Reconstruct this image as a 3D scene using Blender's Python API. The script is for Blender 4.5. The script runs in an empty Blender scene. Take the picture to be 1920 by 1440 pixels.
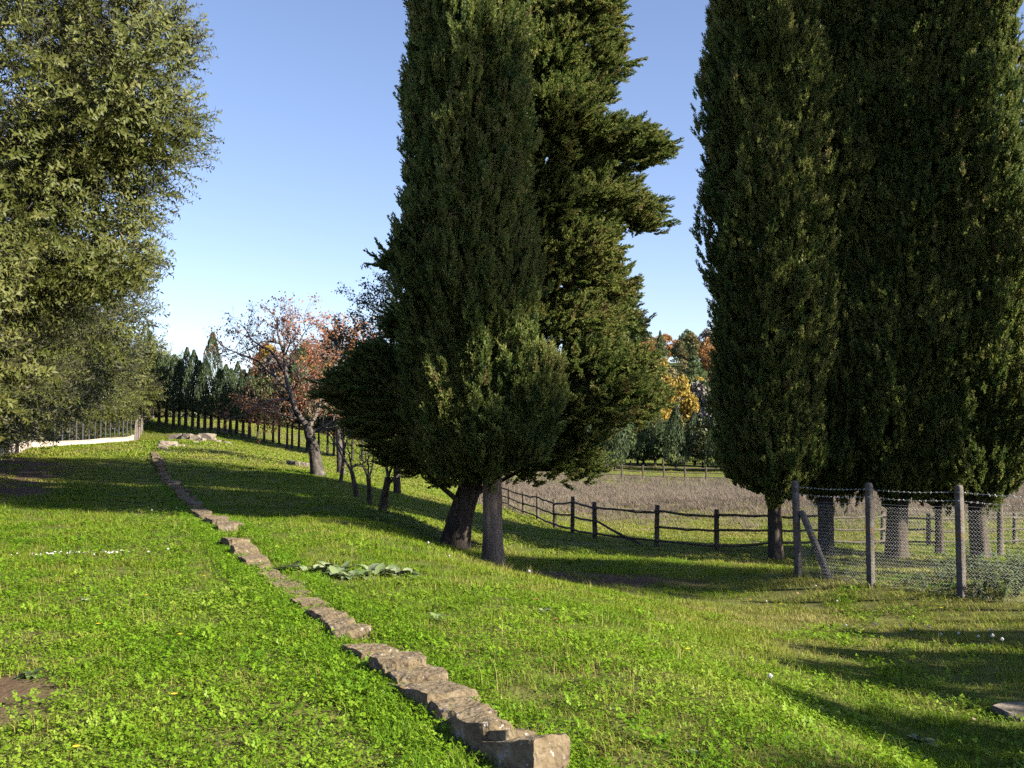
import bpy, math, random
import numpy as np
from mathutils import Vector

# ------------------------------------------------------------------ camera, sky, sun, exposure
SC = bpy.context.scene
COL = SC.collection
FPX, CX, CY = 1867.0, 960.0, 720.0          # photograph's focal length and centre in its own pixels
EYE = 1.6
PITCH = math.atan(110.0 / FPX)
cam = bpy.data.cameras.new('camera'); cam_o = bpy.data.objects.new('camera', cam); COL.objects.link(cam_o)
cam.sensor_width = 36.0; cam.lens = FPX / 1920.0 * 36.0; cam.clip_start = 0.05; cam.clip_end = 3000
cam_o.location = (0, 0, EYE); cam_o.rotation_euler = (math.pi / 2 + PITCH, 0, 0)
SC.camera = cam_o

SUN_EL, SUN_AZ = math.radians(31), math.radians(117)      # azimuth clockwise from +Y
world = bpy.data.worlds.new('World'); SC.world = world; world.use_nodes = True
wn = world.node_tree; wn.nodes.clear()
sky = wn.nodes.new('ShaderNodeTexSky'); sky.sky_type = 'NISHITA'; sky.sun_disc = False
sky.sun_elevation = SUN_EL; sky.sun_rotation = SUN_AZ; sky.altitude = 200; sky.air_density = 1.0; sky.dust_density = 0.3; sky.ozone_density = 3.0
bg = wn.nodes.new('ShaderNodeBackground'); bg.inputs[1].default_value = 0.09
wo = wn.nodes.new('ShaderNodeOutputWorld')
wt = wn.nodes.new('ShaderNodeMix'); wt.data_type = 'RGBA'; wt.blend_type = 'MULTIPLY'; wt.inputs[0].default_value = 1.0; wt.inputs[7].default_value = (1.0, 0.87, 0.89, 1)
wn.links.new(sky.outputs[0], wt.inputs[6]); wn.links.new(wt.outputs[2], bg.inputs[0]); wn.links.new(bg.outputs[0], wo.inputs[0])
sun = bpy.data.lights.new('sun', 'SUN'); sun.energy = 5.0; sun.angle = math.radians(0.53); sun.color = (1.0, 0.93, 0.80)
sun_o = bpy.data.objects.new('sun', sun); COL.objects.link(sun_o)
SDIR = Vector((math.sin(SUN_AZ) * math.cos(SUN_EL), math.cos(SUN_AZ) * math.cos(SUN_EL), math.sin(SUN_EL)))
sun_o.rotation_euler = SDIR.to_track_quat('Z', 'Y').to_euler(); sun_o.location = SDIR * 100
SC.view_settings.view_transform = 'Standard'; SC.view_settings.look = 'None'
SC.view_settings.exposure = 1.5; SC.view_settings.gamma = 1.0; SC.view_settings.use_curve_mapping = False
SC.render.engine = 'CYCLES'
SC.cycles.use_adaptive_sampling = True; SC.cycles.adaptive_threshold = 0.015; SC.cycles.max_bounces = 4; SC.cycles.diffuse_bounces = 0; SC.cycles.glossy_bounces = 2; SC.cycles.transmission_bounces = 3
SC.cycles.use_denoising = False
SC.cycles.sample_clamp_indirect = 4.0

# ------------------------------------------------------------------ helpers
RNG = np.random.default_rng(7)
random.seed(7)

def ss(a, b, x):
    t = np.clip((np.asarray(x, float) - a) / (b - a), 0, 1)
    return t * t * (3 - 2 * t)

def _h(i, j, s):
    v = np.sin(i * 127.1 + j * 311.7 + s * 74.7) * 43758.5453
    return v - np.floor(v)

def vn(x, y, s=0):
    x = np.asarray(x, float); y = np.asarray(y, float)
    i = np.floor(x); j = np.floor(y); u = x - i; v = y - j
    u = u * u * (3 - 2 * u); v = v * v * (3 - 2 * v)
    a = _h(i, j, s) * (1 - u) + _h(i + 1, j, s) * u
    b = _h(i, j + 1, s) * (1 - u) + _h(i + 1, j + 1, s) * u
    return (a * (1 - v) + b * v) * 2 - 1

def fbm(x, y, s=0, o=3):
    r = 0; a = 1.0
    for k in range(o):
        r = r + a * vn(np.asarray(x) * 2 ** k, np.asarray(y) * 2 ** k, s + k * 13); a *= 0.5
    return r / 1.6

CP, SP = math.cos(PITCH), math.sin(PITCH)
def ray(px, py):
    a, b = (px - CX) / FPX, (CY - py) / FPX
    return np.array([a, CP - b * SP, SP + b * CP])
def at(px, py, Y):
    d = ray(px, py); t = Y / d[1]
    return np.array([0, 0, EYE]) + d * t

# ------------------------------------------------------------------ terrain (thin-plate spline through surveyed points)
CTRL = np.array([
 (0,0,0),(-3,0,0),(-6,3,0),(-1,5,0),(0.3,5,0),(-3,9,0),(-2,12,0),(-6,15,.03),(-5,20,.04),(-9,25,.1),(-12.5,35.8,.2),(-10,18,.1),(-14,30,.3),(-5,10,0),(4,-2,-.1),(-12,8,.1),(-20,25,.6),
 (2.0,4.9,-.06),(1.7,6.3,-.06),(1.3,7.4,-.06),(.7,9.6,-.06),(-.7,13.3,-.06),(-2.7,20,-.02),(-1.6,16.5,-.04),
 (3.0,5.2,-.5),(2.8,6.8,-.5),(2.5,8.0,-.44),(2.2,10.5,-.45),(3,12.5,-.68),(1.0,14,-.42),(0.3,16,-.55),(-.6,18,-.5),
 (-1.34,23.3,-.83),(-.34,20,-.84),(1.5,17.5,-.75),(2,21,-.9),
 (4.9,17,-.66),(5.6,15.4,-.62),(6.3,14,-.58),(3.3,16.5,-.86),(4.1,14.5,-.82),(4.9,12,-.65),(7.5,12.5,-.5),
 (3.9,7.8,-.5),(7,6,-.4),(9,10,-.4),(12,15,-.6),(6,2,-.35),
 (6.6,24.8,-1.3),(8.1,25.6,-1.32),(9.8,25.2,-1.3),(11.7,25.2,-1.3),(14,24,-1.2),(6,20.5,-1.0),(10,20,-.95),
 (2.5,30,-1.3),(3.95,27,-1.22),(5.6,27,-1.29),(11.5,31,-1.55),(15,31,-1.6),(1.55,36,-1.48),(1,38,-1.4),(.5,43,-1.5),(-.1,48,-1.5),
 (-3.25,25,-.18),(-3.86,27,-.13),(-4.5,29,-.06),(-6.2,36,.1),(-7.8,40,.38),(-10.4,48,.52),
 (-17,47,1.1),(-24.3,49,1.08),(-28.9,60,1.18),(-29.2,64.6,1.25),(-29.8,72,1.45),(-30.8,81,1.9),(-18.6,58,1.7),
 (-31,85,3.2),(-25,81,2.5),(-15.3,75,.8),(-12,72,.3),(-5,60,-.9),(-2,75,-1.0),
 (10,50,-1.5),(20,60,-1.5),(10,80,-1.55),(25,83,-1.7),(40,60,-1.6),(5,100,-.9),(30,100,-1.0),(-10,105,1.2),(-40,105,3.4),(50,100,-1),(-45,60,2.2),(-40,30,1.2),(30,30,-1.3),(45,20,-1),(60,80,-1.5),(-60,90,3)], float)
def _U(r2): return np.where(r2 > 1e-9, r2 * np.log(np.maximum(r2, 1e-9)), 0.0)
def _tps():
    n = len(CTRL); P = CTRL[:, :2]; S = 0.1
    r2 = (((P[:, None] - P[None]) * S) ** 2).sum(-1)
    K = _U(r2) + np.eye(n) * 0.0006
    Q = np.c_[np.ones(n), P * S]
    A = np.zeros((n + 3, n + 3)); A[:n, :n] = K; A[:n, n:] = Q; A[n:, :n] = Q.T
    return np.linalg.solve(A, np.r_[CTRL[:, 2], 0, 0, 0])
_W = _tps()
def zg(x, y):
    x = np.asarray(x, float); y = np.asarray(y, float); sh = np.broadcast(x, y).shape
    x = np.broadcast_to(x, sh).ravel(); y = np.broadcast_to(y, sh).ravel(); S = 0.1
    out = np.empty(x.shape)
    for a in range(0, len(x), 40000):
        X = np.c_[np.clip(x[a:a+40000], -60, 60), np.clip(y[a:a+40000], -4, 108)]
        r2 = (((X[:, None] - CTRL[None, :, :2]) * S) ** 2).sum(-1)
        out[a:a+40000] = _U(r2) @ _W[:-3] + _W[-3] + (X * S) @ _W[-2:]
    far = -0.5 + 3.0 * ss(110, 150, y) + (14 * ss(-85, -50, x) + 2.0 * np.sin(x * .045 + 1) + 9 * ss(0, 60, x)) * ss(140, 290, y) + 5.5 * ss(-12, -50, x)
    w = ss(88, 125, y)
    z = out * (1 - w) + far * w
    z = z + fbm(x * .55, y * .55, 3) * .022 + fbm(x * 2.1, y * 2.1, 5) * .008
    return z.reshape(sh)
def z1(x, y): return float(zg(np.array([x]), np.array([y]))[0])
def hit(px, py, lo=3.0, hi=140.0):
    d = ray(px, py); ys = np.linspace(lo, hi, 2400)
    t = ys / d[1]; zz = EYE + d[2] * t; xx = d[0] * t
    g = zg(xx, ys) - zz
    i = int(np.argmax(g > 0)) if (g > 0).any() else len(ys) - 1
    return np.array([xx[i], ys[i], zg(xx[i:i+1], ys[i:i+1])[0]])

# ------------------------------------------------------------------ mesh helpers
def mesh(name, V, F, attrs=None, smooth=False):
    """V n x 3, F list of arrays (m x 3 or m x 4); attrs {name: per-vertex floats}"""
    V = np.asarray(V, np.float32); me = bpy.data.meshes.new(name)
    Fs = [np.asarray(f, np.int32) for f in (F if isinstance(F, list) else [F]) if len(f)]
    me.vertices.add(len(V)); me.vertices.foreach_set('co', V.ravel())
    if Fs:
        idx = np.concatenate([f.ravel() for f in Fs]); tot = np.concatenate([np.full(len(f), f.shape[1], np.int32) for f in Fs])
        me.loops.add(len(idx)); me.loops.foreach_set('vertex_index', idx)
        me.polygons.add(len(tot)); me.polygons.foreach_set('loop_start', np.r_[0, np.cumsum(tot)[:-1]].astype(np.int32))
        me.polygons.foreach_set('loop_total', tot)
        if smooth: me.polygons.foreach_set('use_smooth', np.ones(len(tot), bool))
    for k, a in (attrs or {}).items():
        a = np.asarray(a)
        if a.ndim == 2 and a.shape[1] == 4: at_ = me.attributes.new(k, 'FLOAT_COLOR', 'POINT'); at_.data.foreach_set('color', a.astype(np.float32).ravel())
        elif a.ndim == 2: at_ = me.attributes.new(k, 'FLOAT_VECTOR', 'POINT'); at_.data.foreach_set('vector', a.astype(np.float32).ravel())
        elif a.dtype.kind == 'i': at_ = me.attributes.new(k, 'INT', 'POINT'); at_.data.foreach_set('value', a.astype(np.int32))
        else: at_ = me.attributes.new(k, 'FLOAT', 'POINT'); at_.data.foreach_set('value', a.astype(np.float32))
    me.update(calc_edges=True); me.validate()
    return me

def link(name, me, mat=None, parent=None, loc=None):
    o = bpy.data.objects.new(name, me); COL.objects.link(o)
    if mat is not None and me is not None and not me.materials: me.materials.append(mat)
    if parent is not None: o.parent = parent
    if loc is not None: o.location = loc
    return o
def tag(o, label=None, cat=None, group=None, kind=None):
    if label: o['label'] = label
    if cat: o['category'] = cat
    if group: o['group'] = group
    if kind: o['kind'] = kind
    return o
def thing(name, label, cat, loc=(0, 0, 0), group=None):
    o = bpy.data.objects.new(name, None); COL.objects.link(o); o.location = loc; o.empty_display_size = .2
    return tag(o, label, cat, group)

class MB:
    """collects pieces of one mesh"""
    def __init__(s): s.V = []; s.T = []; s.Q = []; s.n = 0; s.A = []
    def add(s, V, T=None, Q=None, a=0.0):
        V = np.asarray(V, float)
        if T is not None and len(T): s.T.append(np.asarray(T) + s.n)
        if Q is not None and len(Q): s.Q.append(np.asarray(Q) + s.n)
        s.V.append(V); s.A.append(np.broadcast_to(np.asarray(a, float), (len(V),))); s.n += len(V)
    def tube(s, P, R, sides=6, a=0.0, cap=True, flute=0.0, seed=0):
        P = np.asarray(P, float); n = len(P); R = np.broadcast_to(np.asarray(R, float), (n,))
        T = np.gradient(P, axis=0); T /= np.linalg.norm(T, axis=1, keepdims=True) + 1e-9
        ref = np.array([1., 0, 0]) if abs(T[:, 0]).mean() < .8 else np.array([0, 1., 0])
        A = np.cross(T, ref); A /= np.linalg.norm(A, axis=1, keepdims=True) + 1e-9; B = np.cross(T, A)
        th = np.linspace(0, 2 * math.pi, sides, endpoint=False)
        rr = R[:, None] * np.ones(sides)[None]
        if flute:
            zz = np.arange(n)[:, None] * .35
            rr = rr * (1 + flute * (vn(th[None] * 1.9 + 0 * zz, zz * .5, seed) + .6 * vn(th[None] * 4.1 + 0 * zz, zz, seed + 5)))
        V = P[:, None] + rr[..., None] * (np.cos(th)[None, :, None] * A[:, None] + np.sin(th)[None, :, None] * B[:, None])
        V = V.reshape(-1, 3); i = np.arange(n - 1)[:, None] * sides; j = np.arange(sides)[None]; k = (j + 1) % sides
        Q = np.stack([i + j, i + k, i + sides + k, i + sides + j], -1).reshape(-1, 4)
        s.add(V, None, Q, a)
        if cap:
            for e, p in ((0, P[0]), ((n - 1) * sides, P[-1])):
                c = s.n - n * sides
                tri = [(e + q, e + (q + 1) % sides, 0) for q in range(sides)]
                base = s.n; s.add([p], None, None, a)
                s.T.append(np.array([(c + x, c + y, base) for x, y, _ in tri]))
    def box(s, c, size, a=0.0, M=None):
        sx, sy, sz = np.asarray(size) / 2
        V = np.array([(x, y, z) for x in (-sx, sx) for y in (-sy, sy) for z in (-sz, sz)])
        if M is not None: V = V @ np.asarray(M).T
        s.add(V + np.asarray(c), None, [(0, 1, 3, 2), (4, 6, 7, 5), (0, 4, 5, 1), (2, 3, 7, 6), (0, 2, 6, 4), (1, 5, 7, 3)], a)
    def mesh(s, name, smooth=False, attr='shade'):
        F = []
        if s.T: F.append(np.concatenate(s.T))
        if s.Q: F.append(np.concatenate(s.Q))
        return mesh(name, np.concatenate(s.V), F, {attr: np.concatenate(s.A)}, smooth)
    def arrays(s):
        T = np.concatenate(s.T) if s.T else np.zeros((0, 3), int); Q = np.concatenate(s.Q) if s.Q else np.zeros((0, 4), int)
        return np.concatenate(s.V), T, Q, np.concatenate(s.A)

def frames(D, spin):
    D = D / (np.linalg.norm(D, axis=1, keepdims=True) + 1e-9)
    ref = np.where(np.abs(D[:, 2:3]) < .95, np.array([[0, 0, 1.]]), np.array([[1., 0, 0]]))
    X = np.cross(ref, D); X /= np.linalg.norm(X, axis=1, keepdims=True) + 1e-9; Y = np.cross(D, X)
    c, s = np.cos(spin)[:, None], np.sin(spin)[:, None]
    return X * c + Y * s, -X * s + Y * c, D
def eul(D, spin):
    X, Y, Z = frames(D, spin)
    return np.c_[np.arctan2(Y[:, 2], Z[:, 2]), np.arcsin(np.clip(-X[:, 2], -1, 1)), np.arctan2(X[:, 1], X[:, 0])]

_GG = {}
def scatter_nodes(K):
    if K in _GG: return _GG[K]
    g = bpy.data.node_groups.new('scatter_%d' % K, 'GeometryNodeTree')
    g.interface.new_socket('Geometry', in_out='INPUT', socket_type='NodeSocketGeometry')
    g.interface.new_socket('Geometry', in_out='OUTPUT', socket_type='NodeSocketGeometry')
    N, L = g.nodes, g.links
    gi = N.new('NodeGroupInput'); go = N.new('NodeGroupOutput')
    def attr(nm, dt):
        n = N.new('GeometryNodeInputNamedAttribute'); n.data_type = dt; n.inputs['Name'].default_value = nm
        return [o for o in n.outputs if o.enabled and o.name == 'Attribute'][0]
    def eq(sock, v):
        c = N.new('FunctionNodeCompare'); c.data_type = 'INT'; c.operation = 'EQUAL'
        ins = [i for i in c.inputs if i.identifier in ('A_INT', 'B_INT')]
        L.new(sock, ins[0]); ins[1].default_value = v
        return c.outputs[0]
    kind, pid, rot, scl = attr('kind', 'INT'), attr('pid', 'INT'), attr('rot', 'FLOAT_VECTOR'), attr('scl', 'FLOAT_VECTOR')
    def sep(v):
        s = N.new('GeometryNodeSeparateGeometry'); s.domain = 'POINT'
        L.new(gi.outputs[0], s.inputs['Geometry']); L.new(eq(kind, v), s.inputs['Selection']); return s.outputs[0]
    pts = sep(0); j = N.new('GeometryNodeJoinGeometry')
    for k in range(K):
        ip = N.new('GeometryNodeInstanceOnPoints')
        L.new(pts, ip.inputs['Points']); L.new(eq(pid, k), ip.inputs['Selection']); L.new(sep(k + 1), ip.inputs['Instance'])
        L.new(rot, ip.inputs['Rotation']); L.new(scl, ip.inputs['Scale']); L.new(ip.outputs[0], j.inputs[0])
    L.new(j.outputs[0], go.inputs[0])
    _GG[K] = g
    return g
def scatter_mesh(name, protos, P, E, S, pid, tint, mat):
    """one mesh = the prototype sprigs plus loose points; a node group repeats the sprigs on the points"""
    V = []; T = []; Q = []; A = []; kind = []; n = 0
    for k, (v, t, q, a) in enumerate(protos):
        V.append(v); T.append(t + n); Q.append(q + n); A.append(a); kind.append(np.full(len(v), k + 1)); n += len(v)
    m = len(P); S = np.asarray(S, float)
    if S.ndim == 1: S = np.repeat(S[:, None], 3, 1)
    V.append(P); kind.append(np.zeros(m, int)); A.append(np.zeros(m))
    z3 = np.zeros((n, 3))
    T = np.concatenate(T); Q = np.concatenate(Q)
    me = mesh(name, np.concatenate(V), [f for f in (T, Q) if len(f)], dict(kind=np.concatenate(kind).astype(int), pid=np.r_[np.full(n, -1), pid].astype(int),
              rot=np.r_[z3, E], scl=np.r_[z3 + 1, S], tint=np.r_[np.zeros(n), tint], shade=np.concatenate(A)))
    me.materials.append(mat)
    return me
def scatter(name, protos, P, E, S, pid, tint, mat, parent=None, loc=None):
    me = scatter_mesh(name, protos, P, E, S, pid, tint, mat)
    o = link(name, me, None, parent, loc)
    o['kind'] = 'stuff'; md = o.modifiers.new('scatter', 'NODES'); md.node_group = scatter_nodes(len(protos))
    return o

# ------------------------------------------------------------------ materials
def newmat(name):
    m = bpy.data.materials.new(name); m.use_nodes = True; nt = m.node_tree
    b = nt.nodes['Principled BSDF']
    return m, nt, b
def ramp(nt, fac, stops):
    r = nt.nodes.new('ShaderNodeValToRGB'); e = r.color_ramp.elements
    while len(e) < len(stops): e.new(.5)
    for i, (p, c) in enumerate(stops): e[i].position = p; e[i].color = (*c, 1)
    nt.links.new(fac, r.inputs[0]); return r.outputs[0]
def leafmat(name, cols, rough=.5, trans=.25, inst=True, spec=.4, back=None):
    """cols: ramp over the sprig's tint; each leaf's own shade varies value a little"""
    m, nt, b = newmat(name); L = nt.links
    a = nt.nodes.new('ShaderNodeAttribute'); a.attribute_type = 'INSTANCER' if inst else 'GEOMETRY'; a.attribute_name = 'tint'
    sh = nt.nodes.new('ShaderNodeAttribute'); sh.attribute_type = 'GEOMETRY'; sh.attribute_name = 'shade'
    ad = nt.nodes.new('ShaderNodeMath'); ad.operation = 'MULTIPLY_ADD'; L.new(sh.outputs['Fac'], ad.inputs[0]); ad.inputs[1].default_value = .35
    L.new(a.outputs['Fac'], ad.inputs[2])
    c = ramp(nt, ad.outputs[0], [(i / (len(cols) - 1), x) for i, x in enumerate(cols)])
    if back is not None:
        ge = nt.nodes.new('ShaderNodeNewGeometry'); mx = nt.nodes.new('ShaderNodeMix'); mx.data_type = 'RGBA'
        L.new(ge.outputs['Backfacing'], mx.inputs[0]); L.new(c, mx.inputs[6]); mx.inputs[7].default_value = (*back, 1); c = mx.outputs[2]
    L.new(c, b.inputs['Base Color']); b.inputs['Roughness'].default_value = rough; b.inputs['Specular IOR Level'].default_value = spec
    if trans:
        t = nt.nodes.new('ShaderNodeBsdfTranslucent'); L.new(c, t.inputs[0])
        mx = nt.nodes.new('ShaderNodeMixShader'); mx.inputs[0].default_value = trans
        L.new(b.outputs[0], mx.inputs[1]); L.new(t.outputs[0], mx.inputs[2]); L.new(mx.outputs[0], nt.nodes['Material Output'].inputs[0])
    return m
def noisemat(name, stops, scale=5, detail=6, rough=.85, bump=.3, bscale=None, stretch=(1, 1, 1), spots=None, distort=0.0):
    m, nt, b = newmat(name); L = nt.links; N = nt.nodes
    tc = N.new('ShaderNodeTexCoord'); mp = N.new('ShaderNodeMapping'); mp.inputs['Scale'].default_value = stretch
    L.new(tc.outputs['Object'], mp.inputs[0])
    n = N.new('ShaderNodeTexNoise'); n.inputs['Scale'].default_value = scale; n.inputs['Detail'].default_value = detail; n.inputs['Roughness'].default_value = .65; n.inputs['Distortion'].default_value = distort
    L.new(mp.outputs[0], n.inputs['Vector'])
    c = ramp(nt, n.outputs['Fac'], stops)
    if spots:
        for (sc, lo, hi, colr) in spots:
            v = N.new('ShaderNodeTexNoise'); v.inputs['Scale'].default_value = sc; v.inputs['Detail'].default_value = 3
            L.new(tc.outputs['Object'], v.inputs['Vector'])
            f = ramp(nt, v.outputs['Fac'], [(lo, (0, 0, 0)), (hi, (1, 1, 1))])
            mx = N.new('ShaderNodeMix'); mx.data_type = 'RGBA'; L.new(f, mx.inputs[0]); L.new(c, mx.inputs[6]); mx.inputs[7].default_value = (*colr, 1); c = mx.outputs[2]
    L.new(c, b.inputs['Base Color']); b.inputs['Roughness'].default_value = rough; b.inputs['Specular IOR Level'].default_value = .25
    if bump:
        n2 = N.new('ShaderNodeTexNoise'); n2.inputs['Scale'].default_value = bscale or scale * 3; n2.inputs['Detail'].default_value = 8
        L.new(mp.outputs[0], n2.inputs['Vector'])
        bp = N.new('ShaderNodeBump'); bp.inputs['Strength'].default_value = bump; bp.inputs['Distance'].default_value = .04
        L.new(n2.outputs['Fac'], bp.inputs['Height']); L.new(bp.outputs[0], b.inputs['Normal'])
    return m

M = {}
M['cypress'] = leafmat('cypress_foliage', [(.010, .027, .010), (.05, .09, .022), (.165, .215, .046), (.29, .30, .08), (.23, .16, .07)], .6, .45)
M['cypress_far'] = leafmat('cypress_foliage_plain', [(.014, .028, .010), (.03, .05, .014), (.055, .08, .022), (.075, .085, .03)], .6, .1, inst=False)
M['holm'] = leafmat('holm_oak_leaf', [(.04, .055, .012), (.10, .118, .023), (.16, .17, .042), (.23, .205, .07)], .5, .4, spec=.3, back=(.19, .18, .11))
M['holm_far'] = leafmat('evergreen_leaf_plain', [(.035, .048, .016), (.07, .085, .024), (.10, .11, .036), (.13, .13, .055)], .45, .2, inst=False)
M['red_leaf'] = leafmat('autumn_red_leaf', [(.22, .14, .10), (.33, .14, .085), (.45, .17, .075), (.50, .24, .065)], .5, .35, inst=False)
M['dark_leaf'] = leafmat('small_grey_green_leaf', [(.03, .045, .02), (.05, .065, .028), (.075, .085, .04)], .45, .2, inst=False)
M['yellow_tree'] = leafmat('yellow_autumn_leaf', [(.28, .18, .03), (.42, .29, .045), (.50, .37, .08)], .6, .4, inst=False)
M['orange_tree'] = leafmat('orange_autumn_leaf', [(.24, .12, .045), (.38, .19, .06), (.46, .27, .09)], .6, .4, inst=False)
M['green_tree'] = leafmat('dark_green_leaf', [(.045, .075, .026), (.085, .12, .038), (.13, .17, .055)], .6, .35, inst=False)
M['olive_tree'] = leafmat('olive_brown_leaf', [(.11, .10, .04), (.175, .15, .055), (.23, .19, .075)], .6, .35, inst=False)
M['bare_tree'] = leafmat('bare_grey_twig', [(.11, .095, .08), (.16, .14, .12), (.21, .18, .15)], .8, 0, inst=False)
M['grass'] = leafmat('grass_blade', [(.042, .102, .005), (.112, .22, .007), (.184, .278, .013), (.275, .278, .045), (.37, .32, .11)], .55, .35, spec=.2)
M['clover'] = leafmat('clover_leaf', [(.038, .107, .006), (.11, .232, .008), (.185, .312, .015), (.27, .345, .045)], .5, .35, spec=.2)
M['dry'] = leafmat('dry_grass', [(.14, .105, .075), (.20, .155, .112), (.255, .205, .145), (.31, .265, .165)], .8, .2)
M['weed'] = leafmat('weed_leaf', [(.07, .12, .03), (.13, .19, .06), (.22, .27, .12), (.34, .37, .22)], .45, .25, inst=False)
M['nettle'] = leafmat('nettle_leaf', [(.08, .12, .05), (.13, .17, .08), (.19, .22, .13)], .5, .25, inst=False)
M['fallen'] = leafmat('fallen_leaf', [(.30, .17, .05), (.42, .22, .06), (.36, .26, .12), (.48, .38, .24)], .7, .2, inst=False)
M['bark'] = noisemat('cypress_bark', [(.25, (.065, .042, .028)), (.5, (.20, .145, .10)), (.75, (.33, .26, .19))], 4, 8, .9, .9, 9, (3.2, 3.2, .35))
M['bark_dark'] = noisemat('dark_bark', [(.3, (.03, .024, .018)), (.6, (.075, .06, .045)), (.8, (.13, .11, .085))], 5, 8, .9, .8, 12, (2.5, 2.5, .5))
M['bark_grey'] = noisemat('grey_bark', [(.32, (.03, .025, .02)), (.55, (.085, .072, .06)), (.75, (.20, .175, .15))], 6, 8, .9, .7, 14, (1, 1, .6))
M['twig'] = noisemat('twig_bark', [(.3, (.09, .075, .062)), (.7, (.20, .165, .14))], 9, 4, .9, .2)
M['stone'] = noisemat('sandstone', [(.28, (.075, .054, .03)), (.48, (.165, .124, .072)), (.7, (.25, .198, .122))], 7, 10, .92, .85, 22, spots=[(9, .62, .68, (.30, .27, .23)), (5, .58, .72, (.09, .06, .04)), (26, .66, .70, (.36, .33, .29)), (6, .66, .72, (.34, .20, .06))])
M['rock'] = noisemat('pale_rock', [(.3, (.13, .10, .075)), (.6, (.27, .225, .17)), (.8, (.38, .33, .27))], 4, 8, .9, .7, 12)
M['concrete'] = noisemat('old_concrete', [(.3, (.085, .072, .058)), (.55, (.155, .135, .115)), (.75, (.22, .20, .175))], 9, 8, .95, .4, 50, spots=[(4, .54, .68, (.21, .115, .032)), (14, .60, .70, (.07, .065, .042))])
M['wall'] = noisemat('cream_plaster', [(.3, (.42, .34, .25)), (.7, (.56, .48, .37))], 1.4, 6, .9, .15, 20)
M['rail'] = noisemat('weathered_rail', [(.3, (.05, .042, .032)), (.6, (.12, .098, .072)), (.8, (.19, .16, .12))], 12, 6, .9, .5, 40, spots=[(8, .6, .7, (.09, .11, .05))])
M['metal_dark'] = noisemat('dark_metal', [(.3, (.03, .03, .032)), (.7, (.07, .07, .075))], 8, 3, .6, .1)
m_, nt_, b_ = newmat('galvanised_wire'); b_.inputs['Base Color'].default_value = (.44, .44, .42, 1); b_.inputs['Metallic'].default_value = .3; b_.inputs['Roughness'].default_value = .45; M['wire'] = m_
m_, nt_, b_ = newmat('white_petals'); b_.inputs['Base Color'].default_value = (.72, .70, .66, 1); b_.inputs['Roughness'].default_value = .8; M['white'] = m_
m_, nt_, b_ = newmat('yellow_petals'); b_.inputs['Base Color'].default_value = (.75, .52, .03, 1); b_.inputs['Roughness'].default_value = .7; M['yellow'] = m_
m_, nt_, b_ = newmat('green_stem'); b_.inputs['Base Color'].default_value = (.10, .13, .04, 1); b_.inputs['Roughness'].default_value = .7; M['stem'] = m_

# ------------------------------------------------------------------ ground sheet
def field_mask(x, y):                      # the dry meadow beyond the rail fence
    edge = 27.5 + .35 * np.maximum(0, x - 6) * .9 + np.maximum(0, 3.5 - x) * 3.2
    return ss(0, 2.5, y - edge) * ss(-4, 0, x - (-1.5) + 0 * y)
def soil_mask(x, y):
    a = np.exp(-(((x - 1.3) / 2.6) ** 2 + ((y - 17.6) / 1.35) ** 2) * 1.3)
    b = np.exp(-(((x + .6) / 1.2) ** 2 + ((y - 18.2) / 1.6) ** 2) * 1.2)
    c = np.exp(-(((x - 8.2) / 4.0) ** 2 + ((y - 21.5) / 2.6) ** 2) * 1.6)
    d = np.exp(-(((x + 15.5 + (y - 30) * .45) / 2.6) ** 2)) * ss(22, 27, y) * ss(48, 40, y)
    e = np.exp(-(((x + 3.3 + (y - 6.5) * .35) / .45) ** 2 + ((y - 6.6) / 2.4) ** 2))
    f = np.exp(-(((x - .2) / .35) ** 2 + ((y - 5.6) / .6) ** 2)) * .6 + np.exp(-(((x + 1.5) / .3) ** 2 + ((y - 5.3) / .5) ** 2)) * .8
    n = fbm(x * 1.1, y * 1.1, 31)
    return np.clip((np.maximum.reduce([a, b, c * .9, d, e * .78, f * .75]) + .25 * n - .3) * 2.2, 0, 1)
def dry_mask(x, y):                        # where the turf is straw coloured
    n = fbm(x * .35 + 4, y * .30, 41) + .5 * fbm(x * 1.4, y * 1.2, 43)
    return np.clip(.36 + .42 * n + .28 * ss(1, 4, x) * ss(8, 12, y) + .15 * ss(24, 40, y), 0, 1)
def clover_mask(x, y):
    n = fbm(x * .55 + 9, y * .5, 51) + .4 * fbm(x * 1.9, y * 1.9, 53)
    lf = ss(2.1, 1.5, x + .405 * y) * .45
    nr = ss(9.5, 6.5, y) * .45 * ss(3.0, 2.0, x)
    return np.clip(.12 + .55 * n + lf + nr - .8 * ss(14, 24, y), 0, 1)

def graded(segs):
    out = []
    for a, b, st in segs: out.append(np.arange(a, b, st))
    return np.concatenate(out + [np.array([segs[-1][1]])])
gx = graded([(-900, -200, 100), (-200, -70, 10), (-70, -34, 1.5), (-34, -14, .5), (-14, 12, .16), (12, 34, .5), (34, 70, 2), (70, 200, 10), (200, 900, 100)])
gy = graded([(-300, -20, 40), (-20, 0, 2.5), (0, 3, .5), (3, 24, .14), (24, 50, .35), (50, 110, 1.2), (110, 320, 5), (320, 1500, 80)])
XX, YY = np.meshgrid(gx, gy); nx, ny = len(gx), len(gy)
ZZ = zg(XX, YY)
fm, sm, dm = field_mask(XX, YY), soil_mask(XX, YY), dry_mask(XX, YY)
def mixc(c, d, f): return c * (1 - f[..., None]) + np.array(d) * f[..., None]
gc = np.broadcast_to(np.array([.085, .115, .018]), XX.shape + (3,))
gc = mixc(gc, (.17, .155, .06), dm * .8)
meadow = fm * ss(38, 56, YY + XX * .2) * (1 - ss(64, 74, YY - XX * .25))
gc = mixc(gc, (.22, .175, .12), meadow)
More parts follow.
